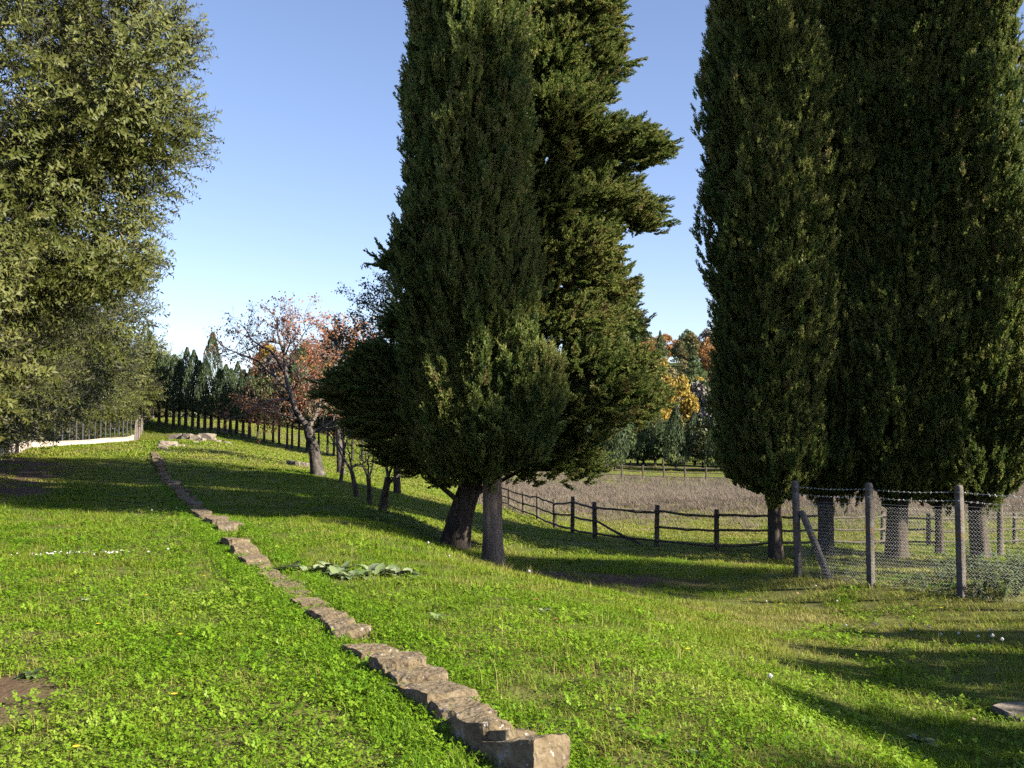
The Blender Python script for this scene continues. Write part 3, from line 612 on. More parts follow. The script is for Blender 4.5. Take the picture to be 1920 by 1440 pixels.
# generic branching skeleton for the sparse deciduous trees
def grow(mb, leaves, p, d, L, R, depth, r, spread=.6, up=.12, ntw=3, leafn=3, tipn=1.0):
    n = 4; P = [np.array(p, float)]; dd = np.array(d, float); dd /= np.linalg.norm(dd)
    for k in range(n):
        dd = dd + r.normal(0, .16, 3) + np.array([0, 0, up * .3]); dd /= np.linalg.norm(dd); P.append(P[-1] + dd * L / n)
    mb.tube(P, np.linspace(R, R * .55, n + 1), 6 if R > .03 else 4 if R > .012 else 3, r.random(), False)
    if depth == 0:
        for q in range(leafn): leaves.append((P[1 + r.integers(0, n)] + r.normal(0, .05, 3), r.random()))
        return
    for k in range(ntw):
        t = r.integers(1, n + 1) if k else n
        a = r.normal(size=3); a -= a @ dd * dd; a /= np.linalg.norm(a) + 1e-9
        nd = dd * (1 - spread * .5) + a * spread * r.uniform(.6, 1.2) + np.array([0, 0, up])
        grow(mb, leaves, P[t], nd, L * r.uniform(.6, .82), R * .55, depth - 1, r, spread, up, ntw, leafn)
def leaf_mesh(name, leaves, size, r, hang=.5, tint=None):
    n = len(leaves); C = np.array([l[0] for l in leaves]); T = np.array([l[1] for l in leaves]) * .75 if tint is None else tint(C, np.array([l[1] for l in leaves]))
    U = r.normal(size=(n, 3)); U[:, 2] -= hang; U /= np.linalg.norm(U, axis=1, keepdims=True); W = np.cross(U, r.normal(size=(n, 3))); W /= np.linalg.norm(W, axis=1, keepdims=True)
    s = size * r.uniform(.6, 1.3, n)[:, None]
    V = np.stack([C, C + U * s * .5 + W * s * .32, C + U * s, C + U * s * .5 - W * s * .32], 1).reshape(-1, 3)
    Q = np.arange(n * 4).reshape(n, 4)
    return mesh(name, V, Q, dict(tint=np.repeat(T, 4), shade=np.repeat(r.random(n), 4)))

def limb_tree(name, label, group, base_px, Y, trunk_px, trunk_r, limbs, leafmat, bark, seed, depth=3, size=.09, leafn=3, ntw=3, L0=.8, spread=.6, up=.1, nsub=5, tint=None, cat='tree', hang=.5):
    """trunk and main limbs follow listed points; smaller branches grow from them"""
    r = np.random.default_rng(seed); b = at(*base_px, Y); b[2] = z1(b[0], b[1]); root = thing(name, label, cat, tuple(b), group)
    T = [at(px, py, Y + dy) - b for px, py, dy in trunk_px]; T[0] = np.array([0, 0, -.1])
    link('trunk', trunk_mesh(name + '_trunk', T, trunk_r, seed, 14, .1), M[bark], root)
    mb = MB(); leaves = []
    for pts, r0 in limbs:
        P = np.array([at(px, py, Y + dy) - b for px, py, dy in pts]); s = np.linspace(0, 1, 9); q = np.linspace(0, 1, len(P))
        PP = np.stack([np.interp(s, q, P[:, i]) for i in range(3)], 1) + r.normal(0, .03, (9, 3)) * np.linspace(0, 1, 9)[:, None]
        mb.tube(PP, np.linspace(r0, r0 * .35, 9), 7)
        for k in range(nsub):
            j = r.integers(2, 9); d = PP[j] - PP[j - 1]; d /= np.linalg.norm(d); a = r.normal(size=3); a -= a @ d * d; a /= np.linalg.norm(a)
            grow(mb, leaves, PP[j], d * .5 + a * .8 + np.array([0, 0, .15]), L0 * r.uniform(.7, 1.2), r0 * .33, depth - 1, r, spread, up, ntw, leafn)
        grow(mb, leaves, PP[-1], PP[-1] - PP[-2], L0, r0 * .33, depth - 1, r, spread, up, ntw, leafn)
    link('branches', mb.mesh(name + '_branches', False), M[bark if bark != 'bark_grey' else 'twig'], root)
    if leaves and leafmat: link('foliage', leaf_mesh(name + '_leaves', leaves, size, r, hang, tint), M[leafmat], root)
    return root
# orange tint lower right, brown-red elsewhere
def pers_tint(C, u): return np.clip(.05 + .55 * u + .25 * fbm(C[:, 0] * .8, C[:, 2] * .8, 5), 0, .8)
limb_tree('persimmon_tree', 'largest red-leaved fruit tree with thick pale trunk', 'autumn fruit trees', (596, 886), 39, [(596, 886, 0), (588, 840, 0), (580, 815, 0), (575, 795, 0)], [.27, .21, .20, .15],
    [([(575, 800, 0), (552, 765, -.3), (538, 714, -.3), (532, 662, 0), (520, 628, 0)], .12), ([(540, 731, 0), (515, 705, .4), (480, 675, .6), (440, 662, .8)], .075), ([(536, 705, 0), (512, 662, -.8), (470, 636, -1), (455, 628, -1.2)], .06), ([(538, 679, 0), (560, 645, .6), (572, 623, .8)], .05),
     ([(533, 671, 0), (545, 640, -.5), (540, 619, -.6)], .04), ([(550, 748, 0), (500, 752, -1), (455, 778, -1.6)], .06), ([(580, 800, 0), (600, 765, .6), (604, 739, .8)], .09), ([(585, 812, 0), (625, 791, -.5), (648, 778, -.8)], .06), ([(575, 791, 0), (540, 782, 1.2), (500, 769, 1.8)], .06), ([(538, 705, 0), (575, 688, 1), (595, 671, 1.2)], .05)],
    'red_leaf', 'bark_grey', 401, 3, .10, 4, 4, .72, .7, .02, 8, pers_tint)
limb_tree('persimmon_tree', 'slimmer red and orange fruit tree against the dark cypress', 'autumn fruit trees', (640, 880), 46, [(640, 868, 0), (634, 800, 0), (632, 740, 0)], [.16, .13, .11],
    [([(632, 745, 0), (630, 700, 0), (632, 650, 0), (628, 630, 0)], .09), ([(631, 700, 0), (650, 665, .6), (665, 640, .9)], .06), ([(631, 690, 0), (612, 660, -.6), (605, 640, -.8)], .05), ([(633, 720, 0), (668, 700, .5), (690, 650, .8)], .06), ([(632, 735, 0), (600, 725, 1), (570, 730, 1.6)], .05), ([(633, 735, 0), (670, 730, -.5), (690, 710, -.6)], .05)],
    'red_leaf', 'bark_grey', 402, 3, .115, 7, 4, .72, .7, .02, 6, lambda C, u: np.clip(.3 + .5 * u, 0, .85))
# four pruned bare fruit trees
for k, (bp, Y, tr, rr, lm, lab) in enumerate([
    ((638, 908), 36.5, [(638, 908, 0), (643, 870, 0), (645, 845, 0)], [.075, .06, .055], [([(645, 845, 0), (650, 825, 0), (660, 800, .3)], .035), ([(645, 850, 0), (628, 820, .3), (615, 805, .5)], .03), ([(645, 845, 0), (640, 815, -.5), (632, 795, -.7)], .03)], 'bare pruned fruit tree, first in line after the thick trunk'),
    ((671, 937), 30, [(671, 937, 0), (664, 905, 0), (659, 882, 0)], [.085, .07, .06], [([(659, 884, 0), (645, 860, 0), (632, 835, .2), (620, 820, .3)], .045), ([(660, 880, 0), (655, 855, -.4), (650, 830, -.6)], .035), ([(660, 875, 0), (680, 870, .3), (700, 850, .5)], .03)], 'bare pruned fruit tree with a long bough leaning back'),
    ((693, 950), 28, [(693, 950, 0), (692, 920, 0), (691, 895, 0)], [.075, .065, .065], [([(691, 897, 0), (681, 875, 0), (678, 850, .2)], .035), ([(691, 895, 0), (689, 865, -.4), (690, 840, -.6)], .03), ([(691, 897, 0), (700, 872, .3), (702, 845, .4)], .035)], 'bare pruned fruit tree forking into three upright boughs'),
    ((717, 963), 26, [(717, 963, 0), (722, 925, 0), (728, 895, 0)], [.11, .09, .085], [([(728, 908, 0), (740, 895, 0), (756, 885, .2)], .05), ([(728, 895, 0), (724, 870, 0), (715, 850, .2)], .05), ([(728, 895, 0), (735, 870, -.4), (740, 850, -.5)], .04)], 'pruned fruit tree nearest the leaning cypress trunk')]):
    limb_tree('bare_fruit_tree', lab, 'pruned bare fruit trees', bp, Y, tr, rr, lm, 'dark_leaf' if k == 3 else None, 'bark_grey', 410 + k, 3, .07, 4 if k == 3 else 0, 3, .6, .7, .06, 4)
limb_tree('evergreen_tree', 'thin leafy evergreen showing behind the cypress flank', 'autumn fruit trees', (745, 900), 36, [(745, 915, 0), (742, 800, 0), (740, 700, 0)], [.12, .1, .07],
    [([(740, 720, 0), (738, 640, 0), (745, 560, 0)], .06), ([(740, 690, 0), (715, 640, .5), (705, 590, .6)], .05), ([(740, 700, 0), (700, 680, 0), (680, 660, .3)], .05), ([(740, 640, 0), (760, 590, 0), (765, 540, 0)], .05), ([(741, 730, 0), (710, 720, -.4), (690, 690, -.5)], .05)],
    'dark_leaf', 'bark_dark', 430, 3, .10, 13, 4, .9, .6, .06, 6)

# ------------------------------------------------------------------ distant trees: a few crowns of each kind, copied
def crown_mesh(name, kind, seed, n, size):
    r = np.random.default_rng(seed)
    if kind == 'cypress':
        t = r.random(n); rp = np.minimum(1, t / .08) ** .5 * (1 - .9 * np.clip(t - .35, 0, 1) ** 1.5 / .65 ** 1.5); az = r.uniform(-3.14, 3.14, n)
        lump = 1 + .25 * vn(az * 2, t * 9, seed); rr = .5 * rp * lump * (1 - .35 * r.random(n) ** 2); C = np.c_[rr * np.cos(az), rr * np.sin(az), t * .98]; hang = -1.8
    elif kind == 'cone':
        t = r.random(n) ** 1.3; az = r.uniform(-3.14, 3.14, n); rr = .5 * (1 - t) ** .8 * (1 + .25 * np.sin(t * 40)) * (1 - .4 * r.random(n) ** 2); C = np.c_[rr * np.cos(az), rr * np.sin(az), t]; hang = .3
    else:
        P, D, cc = clump_pts((0, 0, .5), (.34, .34, .36), 26, .15, n // 26, seed, .5); C = P; hang = .2
    n = len(C); U = r.normal(size=(n, 3)); U[:, 2] -= hang; U /= np.linalg.norm(U, axis=1, keepdims=True); W = np.cross(U, r.normal(size=(n, 3))); W /= np.linalg.norm(W, axis=1, keepdims=True)
    s = size * r.uniform(.6, 1.4, n)[:, None]; a, b = (.5, .22) if kind == 'cypress' else (.5, .38)
    V = np.stack([C - U * s * a, C + W * s * b, C + U * s * a, C - W * s * b], 1).reshape(-1, 3); Q = np.arange(n * 4).reshape(n, 4)
    tn = np.clip(.3 + .25 * fbm(C[:, 0] * 6, C[:, 2] * 6, seed) + r.normal(0, .13, n), 0, .75)
    return mesh(name, V, Q, dict(tint=np.repeat(tn, 4), shade=np.repeat(r.random(n), 4)))
CM = {'cypress': [crown_mesh('far_cypress_crown', 'cypress', s, 3600, .06) for s in (1, 2, 3, 4)], 'cone': [crown_mesh('conifer_crown', 'cone', s, 2400, .06) for s in (5, 6)], 'round': [crown_mesh('round_crown', 'round', s, 3000, .058) for s in (7, 8, 9)]}
mb = MB(); mb.tube([(0, 0, -.05), (.01, 0, .5), (0, .01, 1)], [1, .8, .55], 7); TRK = mb.mesh('far_trunk', True)
_ms = {}
def mat_copy(me, mat):
    k = (me.name, mat.name)
    if k not in _ms: c = me.copy(); c.materials.clear(); c.materials.append(mat); _ms[k] = c
    return _ms[k]
TRKM = mat_copy(TRK, M['bark_dark'])
def far_tree(name, label, group, x, y, w, h, kind, mat, bare=.0, tr=.1, var=0, z=None):
    z = z1(x, y) if z is None else z; root = thing(name, label, 'tree', (x, y, z), group)
    c = link('crown', mat_copy(CM[kind][var % len(CM[kind])], M[mat]), None, root, (0, 0, h * bare)); c.scale = (w, w * .95, h * (1 - bare)); c.rotation_euler = (0, 0, random.uniform(0, 6.28))
    t = link('trunk', TRKM, None, root); t.scale = (tr, tr, h * max(bare, .12) * 1.4)
    return root
# avenue on the far bank: cypresses, then grey-green trees further down
av = []
for k, px in enumerate([276, 298, 312, 325, 336, 348, 361, 372, 384, 396, 410, 422, 432, 444, 456, 468]):
    Y = 86 - (px - 276) * .036 + random.uniform(-1.2, 1.2); av.append((px, Y))
TOPS = {276: 618, 298: 660, 312: 664, 325: 664, 336: 672, 348: 650, 361: 655, 372: 675, 384: 672, 396: 622, 410: 690, 422: 682, 432: 690, 444: 678, 456: 692, 468: 690}
for k, (px, Y) in enumerate(av):
    x = at(px, 800, Y)[0]; z = z1(x, Y); top = at(px, TOPS[px], Y)[2]; h = top - z
    far_tree('avenue_cypress', 'tallest pointed cypress of the distant avenue' if px == 396 else 'dark pointed cypress of the distant avenue', 'cypresses of the distant avenue', x, Y, random.uniform(1.5, 1.9) if px != 396 else 1.9, h, 'cypress', 'cypress_far', .24 if px > 290 else .05, .16, k)
for k, px in enumerate([482, 497, 510, 524, 537, 549, 561, 573, 586, 600, 614, 628, 645, 662, 680]):
    Y = 79 - (px - 480) * .03 + random.uniform(-1.5, 1.5); px += random.uniform(-4, 4); x = at(px, 800, Y)[0]; z = z1(x, Y); h = random.uniform(4.6, 5.8)
    far_tree('avenue_tree', 'round grey-green tree of the distant avenue beside the cypresses', 'round trees of the distant avenue', x, Y, random.uniform(2.2, 3.0), h, 'round', random.choice(['holm_far', 'olive_tree', 'holm_far']), .32, .11, k)
for k, px in enumerate(range(292, 690, 22)):
    Y = random.uniform(97, 104); x = at(px, 800, Y)[0]
    far_tree('hedge_shrub', 'low brownish shrub seen between the trunks of the avenue', 'shrubs behind the avenue', x, Y, random.uniform(2.6, 3.6), random.uniform(1.6, 2.6), 'round', random.choice(['olive_tree', 'holm_far', 'olive_tree', 'yellow_tree'] if k % 5 == 0 else ['olive_tree', 'holm_far']), .0, .1, k)
# dark belt of trees behind the far rail fence
bl = []
for k in range(34):
    px = 1105 + k * 15 + random.uniform(-4, 4); Y = random.uniform(96, 108); bl.append((px, Y))
for k, (px, Y) in enumerate(bl):
    x = at(px, 850, Y)[0]; u = random.random()
    if u < .34: far_tree('belt_cypress', 'dark cypress in the tree belt behind the far fence', 'tree belt behind the far fence', x, Y, random.uniform(2.0, 2.8), random.uniform(5.5, 7.5), 'cypress', 'cypress_far', .09, .17, k)
    elif u < .44: far_tree('belt_conifer', 'conical conifer in the tree belt behind the far fence', 'tree belt behind the far fence', x, Y, random.uniform(3.4, 4.6), random.uniform(6.5, 8), 'cone', 'green_tree', .1, .16, k)
    else: far_tree('belt_tree', 'bushy evergreen in the tree belt behind the far fence', 'tree belt behind the far fence', x, Y, random.uniform(3.6, 4.6), random.uniform(4.2, 5.6), 'round', random.choice(['holm_far', 'green_tree']), .1, .14, k)
# two yellow crowns rise behind the belt
for k, (px, py, Y, w) in enumerate([(1222, 694, 116, 5.6), (1270, 692, 118, 6.0), (1192, 708, 114, 4.8)]):
    x = at(px, 800, Y)[0]; z = z1(x, Y); h = at(px, py, Y)[2] - z
    far_tree('yellow_tree', ['golden tree in the gap between the cypresses, middle one', 'golden tree in the gap, on the pond side nearest the fenced clump', 'smaller golden tree touching the broad cypress'][k].replace(' on the pond side', ''), 'golden trees', x, Y, w, h, 'round', 'yellow_tree', .2, .2, k)
# wooded hill
kinds = [('green_tree', 'round', 'dark green tree of the wooded hill'), ('orange_tree', 'round', 'rust brown tree of the wooded hill'), ('olive_tree', 'round', 'olive green tree of the wooded hill'), ('bare_tree', 'round', 'leafless grey tree of the wooded hill'), ('green_tree', 'cone', 'pointed conifer of the wooded hill'), ('yellow_tree', 'round', 'golden tree of the wooded hill')]
hr = random.Random(5)
for row in range(10):
    Y0 = 135 + row * 17
    step = 5.0 + row * .28; x = -.24 * Y0
    while x < .46 * Y0:
        xx = x + hr.uniform(-2, 2); YY_ = Y0 + hr.uniform(-7, 7); u = hr.random(); q = 0 if u < .27 else 1 if u < .60 else 2 if u < .78 else 3 if u < .88 else 4 if u < .95 else 5
        if not (.02 < xx / YY_ < .085 or .24 < xx / YY_):
            mt, kd, lb = kinds[q]; w = hr.uniform(6.5, 9.5)
            far_tree('hill_tree', lb, 'trees of the wooded hill: ' + lb, xx, YY_, w * (.7 if kd == 'cone' else 1), hr.uniform(7.5, 11), kd, mt, .1, .2, hr.randrange(9))
        x += step
# oak reaching in at the upper right edge
oak = thing('oak_tree', 'brown-leaved oak reaching in at the upper edge beside the last cypress', 'tree', (15.8, 28.6, z1(15.8, 28.6)))
link('trunk', trunk_mesh('oak_trunk', [(0, 0, -.2), (.1, 0, 3), (-.1, 0, 6), (0, 0, 10)], [.28, .24, .18, .08], 9, 14, .1), M['bark_grey'], oak)
r = np.random.default_rng(91); mb = MB(); lv = []
for k in range(13):
    z0 = 2.2 + k * .75; a = r.uniform(2.0, 4.6); d = np.array([math.cos(a), math.sin(a) * .8, r.uniform(-.05, .5)])
    grow(mb, lv, (0, 0, z0), d, r.uniform(1.3, 1.9), .06, 3, r, .6, .06, 3, 5)
link('branches', mb.mesh('oak_branches'), M['twig'], oak)
link('foliage', leaf_mesh('oak_leaves', lv, .11, r, .4, lambda C, u: np.clip(u * .75, 0, .8)), M['olive_tree'], oak)

# ------------------------------------------------------------------ stones
def stone_mesh(name, L, W, H, seed, round_=.05, res=6):
    """rough quarried block: a box whose corners are struck off by random planes, then worn a little"""
    r = np.random.default_rng(seed); import bmesh
    bm = bmesh.new(); bmesh.ops.create_cube(bm, size=1.0); bmesh.ops.subdivide_edges(bm, edges=bm.edges[:], cuts=res, use_grid_fill=True)
    C = np.array([v.co for v in bm.verts]); off = r.normal(0, .07, (8, 3)); c2 = C * 2
    w = np.stack([(1 + a * c2[:, 0]) * (1 + b * c2[:, 1]) * (1 + c * c2[:, 2]) / 8 for a in (-1, 1) for b in (-1, 1) for c in (-1, 1)], 1)
    P = (C + w @ off) * np.array([L, W, H])
    for k in range(9):
        d = r.normal(size=3) * np.array([1, 1, .8]); d[2] += .25; d /= np.linalg.norm(d); h = (P @ d); m = h.max() * r.uniform(.80, .97); o = np.maximum(0, h - m); P = P - o[:, None] * d
    n3 = np.stack([vn(P[:, 0] * 14 + seed, P[:, 1] * 14 + P[:, 2] * 9, seed), vn(P[:, 1] * 14 + seed, P[:, 2] * 14 + P[:, 0] * 9, seed + 1), vn(P[:, 0] * 12 + P[:, 2] * 6, P[:, 1] * 12, seed + 2)], 1)
    n4 = np.stack([vn(P[:, 0] * 45 + seed, P[:, 1] * 45 + P[:, 2] * 30, seed + 4), vn(P[:, 1] * 45, P[:, 2] * 45 + P[:, 0] * 30, seed + 5), vn(P[:, 0] * 40, P[:, 1] * 40, seed + 6)], 1)
    k = min(1.0, min(L, W, H) / .25); P = P + n3 * .011 * k + n4 * .005 * k
    for v, p in zip(bm.verts, P): v.co = p
    me = bpy.data.meshes.new(name); bm.to_mesh(me); bm.free()
    return me
row = thing('stone_edging', 'long row of rough sandstone blocks sunk in the lawn', 'stone row', (-.1, 5.2, 0))
def put_stone(parent, x, y, L, W, H, sink, yaw, seed, mat='stone', tilt=(0, 0)):
    o = link('stone', stone_mesh('stone', L, W, H, seed * 3 + 1, .05, 12 if y < 10 else 5), M[mat], parent); pl = Vector(parent.location)
    o.location = Vector((x, y, z1(x, y) + H / 2 - sink)) - pl; o.rotation_euler = (tilt[0], tilt[1], yaw); return o
YAW = math.atan2(1, -.405)
ST = [(985, 1462, .46, .30, .24, .07, .3, (.1, .25)), (946, 1428, .44, .28, .18, .05, .2, (.1, .3)), (896, 1412, .40, .26, .26, .10, .1, (.06, 0)), (868, 1364, .38, .42, .22, .10, .15, (0, 0)), (815, 1322, .62, .44, .2, .09, .1, (0, .03)), (744, 1274, .34, .40, .23, .09, .05, (0, -.04)), (690, 1240, .40, .40, .2, .09, .2, (.05, 0)),
      (652, 1200, .42, .40, .19, .08, -.1, (0, .08)), (611, 1170, .38, .32, .18, .07, .2, (0, 0)), (576, 1143, .42, .34, .17, .07, .1, (0, 0)), (550, 1120, .36, .34, .15, .08, .1, (0, 0)), (538, 1110, .34, .36, .14, .07, .1, (0, 0)), (594, 1156, .3, .3, .16, .08, .1, (0, 0)), (632, 1185, .34, .34, .18, .08, .1, (0, 0)), (510, 1088, .4, .36, .14, .07, .1, (0, 0)), (484, 1068, .4, .36, .16, .07, .1, (0, 0)), (780, 1296, .34, .4, .2, .09, .1, (0, 0)), (526, 1100, .5, .44, .15, .08, .25, (0, 0)), (497, 1078, .5, .36, .14, .07, 0, (0, 0)), (474, 1060, .5, .4, .2, .07, .1, (0, 0)), (456, 1044, .5, .42, .23, .07, 0, (0, 0)), (438, 1028, .5, .42, .22, .07, .1, (0, 0))]
for k, (px, py, L_, W_, H_, sk, yw, tl) in enumerate(ST):
    p = hit(px, py); put_stone(row, p[0], p[1] + .10, L_ * .92, W_ * .8, H_, sk + .03, YAW + yw, 500 + k, 'stone', tl)
y = 16.6; k = 0
while y < 46:
    L_ = random.uniform(.4, .75); x = 2.0 - .402 * y + random.uniform(-.06, .06); W_ = random.uniform(.28, .4)
    if not (22 < y < 30 and k % 3 == 1): put_stone(row, x, y, L_, W_, random.uniform(.2, .26), random.uniform(.07, .14), YAW + random.uniform(-.15, .15), 530 + k)
    y += L_ * 1.0; k += 1
pile = thing('rock_pile', 'low heap of pale boulders and rubble near the avenue', 'rocks', tuple(hit(362, 824)))
for k, (px, py, L_, W_, H_) in enumerate([(336, 821, 1.2, .9, .5), (352, 822, .8, .7, .55), (367, 823, .9, .8, .42), (388, 823, 1.0, .8, .6), (376, 826, .5, .4, .3), (400, 824, .5, .4, .25), (410, 827, .4, .4, .25), (424, 829, .5, .4, .22), (430, 831, .35, .3, .2), (366, 829, .4, .3, .2)]):
    p = hit(px, py + 2); o = put_stone(pile, p[0], p[1], L_, W_, H_, .1, random.uniform(-.4, .4), 620 + k, 'rock', (random.uniform(-.1, .1), random.uniform(-.15, .15))); o.name = 'boulder' if k < 4 else 'rubble_stone'
out = thing('stone_outcrop', 'small pale stones lying just past the end of the stone row', 'rocks', tuple(hit(316, 838)))
for k, (px, py, L_, W_, H_) in enumerate([(314, 838, .9, .5, .35), (322, 838, .6, .4, .22), (333, 836, .7, .4, .14), (305, 842, .5, .4, .2)]): put_stone(out, *hit(px, py)[:2], L_, W_, H_, .08, random.uniform(-.5, .5), 640 + k, 'rock')
lw = thing('low_stone_course', 'short course of square stones beside the thick pale trunk', 'stone row', tuple(hit(560, 874)))
for k in range(7): put_stone(lw, *hit(540 + k * 6.6, 871 + k * .9)[:2], .17, .2, .26, .06, random.uniform(-.1, .1), 650 + k, 'rock')
sl = hit(1900, 1340); slab = link('stone_slab', stone_mesh('stone_slab', .5, .24, .08, 660, .05), M['rock']); slab.location = (sl[0] + .12, sl[1], sl[2] + .02); slab.rotation_euler = (0, .02, .3)
tag(slab, 'pale flat stone slab in the shade at the edge of the picture', 'stone')

# ------------------------------------------------------------------ wooden rail fence
fence = thing('rail_fence', 'dark wooden post and rail fence bounding the meadow', 'fence', (4, 27.5, z1(4, 27.5)))
FO = Vector(fence.location)
def part_tube(name, P, R, mat, parent, sides=7, flute=0.1, seed=0):
    P = np.asarray(P, float); o0 = P[0].copy(); mb = MB(); mb.tube(P - o0, R, sides, flute=flute, seed=seed)
    return link(name, mb.mesh(name, True), M[mat], parent, Vector(o0) - Vector(parent.location))
FP = [(930, 948, 50, 1.0), (955, 955, 47, 1.0), (982, 965, 43, 1.0), (1008, 978, 39, 1.05), (1041, 990, 35.5, 1.05), (1073, 999, 32, 1.2), (1116, 1013, 29, 1.1), (1231, 1025, 27, 1.15), (1344, 1031, 26.6, 1.1), (1446, 1040, 28, 1.05), (1545, 1040, 29.3, 1.05), (1655, 1038, 30.5, 1.05), (1741, 1036, 30.5, 1.0), (1822, 1036, 31, 1.0), (1903, 1038, 31.5, 1.0), (1990, 1040, 32, 1.0)]
TOPS_ = []
for k, (px, py, Y, h) in enumerate(FP):
    x = at(px, py, Y)[0]; z = z1(x, Y); lean = random.uniform(-.04, .04); tz = z + h
    part_tube('post', [(x, Y, z - .2), (x + lean * .5, Y, z + h * .5), (x + lean, Y + random.uniform(-.03, .03), tz)], [.07, .068, .06], 'rail', fence, 9, .12, k)
    TOPS_.append((x, Y, z, h))
for k in range(len(FP) - 1):
    a, b = TOPS_[k], TOPS_[k + 1]
    for j, f in enumerate((.86, .5, .16)):
        fa, fb = f + random.uniform(-.03, .03), f + random.uniform(-.03, .03)
        A = np.array([a[0], a[1] - .08, a[2] + a[3] * fa]); B = np.array([b[0], b[1] - .08, b[2] + b[3] * fb])
        if k == 6 and j == 1: A = np.array([a[0], a[1] - .1, a[2] + a[3] * .52]); B = A + (B - A) * .8; B[2] = z1(B[0], B[1]) + .03
        s = np.linspace(-.04, 1.04, 7)[:, None]; P = A + (B - A) * s + np.c_[np.zeros(7), np.random.default_rng(k * 9 + j).normal(0, .006, 7), np.random.default_rng(k * 7 + j).normal(0, .010, 7) - .02 * np.sin(np.pi * s[:, 0])]
        part_tube('rail', P, np.linspace(.036, .030, 7), 'rail', fence, 7, .1, k)
# far fence across the meadow
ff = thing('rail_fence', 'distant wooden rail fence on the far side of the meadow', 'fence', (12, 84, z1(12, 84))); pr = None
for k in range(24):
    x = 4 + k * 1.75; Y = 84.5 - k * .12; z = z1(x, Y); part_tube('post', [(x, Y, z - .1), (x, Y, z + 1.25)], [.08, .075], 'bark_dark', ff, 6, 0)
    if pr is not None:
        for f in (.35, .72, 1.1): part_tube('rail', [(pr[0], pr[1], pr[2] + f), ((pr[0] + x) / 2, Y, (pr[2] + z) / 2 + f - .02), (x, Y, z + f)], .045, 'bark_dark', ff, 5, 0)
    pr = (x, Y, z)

# ------------------------------------------------------------------ chain link fence on concrete posts
def conc_post(h, w=.095, seed=0):
    mb = MB(); z = [-.25, h * .35, h * .7, h - .05, h - .015, h]; ws = [w, w, w * .97, w * .95, w * .78, w * .45]; c = .22
    V = []
    for zz, ww in zip(z, ws):
        a = ww / 2; e = a * (1 - c * .5); V += [(-e, -a, zz), (e, -a, zz), (a, -e, zz), (a, e, zz), (e, a, zz), (-e, a, zz), (-a, e, zz), (-a, -e, zz)]
    n = len(z); Q = [(i * 8 + j, i * 8 + (j + 1) % 8, i * 8 + 8 + (j + 1) % 8, i * 8 + 8 + j) for i in range(n - 1) for j in range(8)]
    b = (n - 1) * 8; mb.add(V, [(b, b + j, b + j + 1) for j in range(1, 7)], Q)
    return mb.mesh('concrete_post')
CPX = [(1497, 1076, 17.0, 901, .10), (1633, 1096, 15.5, 905, .11), (1803, 1113, 14.1, 909, .12)]
cps = []
for px, py, Y, ty, w in CPX:
    p = at(px, py, Y); zz = z1(p[0], Y); cps.append((p[0], Y, zz, at(px, ty, Y)[2] - zz))
dx = np.array(cps[2][:2]) - np.array(cps[1][:2])
for e in (1, 2, 3):
    q = np.array(cps[2][:2]) + dx * e; cps.append((q[0], q[1], z1(*q), 1.55))
cf = thing('wire_fence', 'chain-link fence with concrete posts and barbed wire', 'fence', (cps[1][0], cps[1][1], cps[1][2])); CO = Vector(cf.location)
yaw = math.atan2(dx[1], dx[0])
for k, (x, y, z, h) in enumerate(cps):
    o = link('concrete_post', conc_post(h), M['concrete'], cf, Vector((x, y, z)) - CO); o.rotation_euler = (0, -.025 if k == 0 else 0, yaw + .05)
x, y, z, h = cps[0]; foot = hit(1556, 1082); A = Vector((x + .07, y - .03, z + h * .67)); B = Vector((foot[0], foot[1] - .1, foot[2] - .12))
br = link('brace', conc_post((A - B).length + .03, .09), M['concrete'], cf, B - CO); br.rotation_euler = (A - B).to_track_quat('Z', 'Y').to_euler()
def wire(mb, P, R): mb.tube(P, R, 3, 0, False)
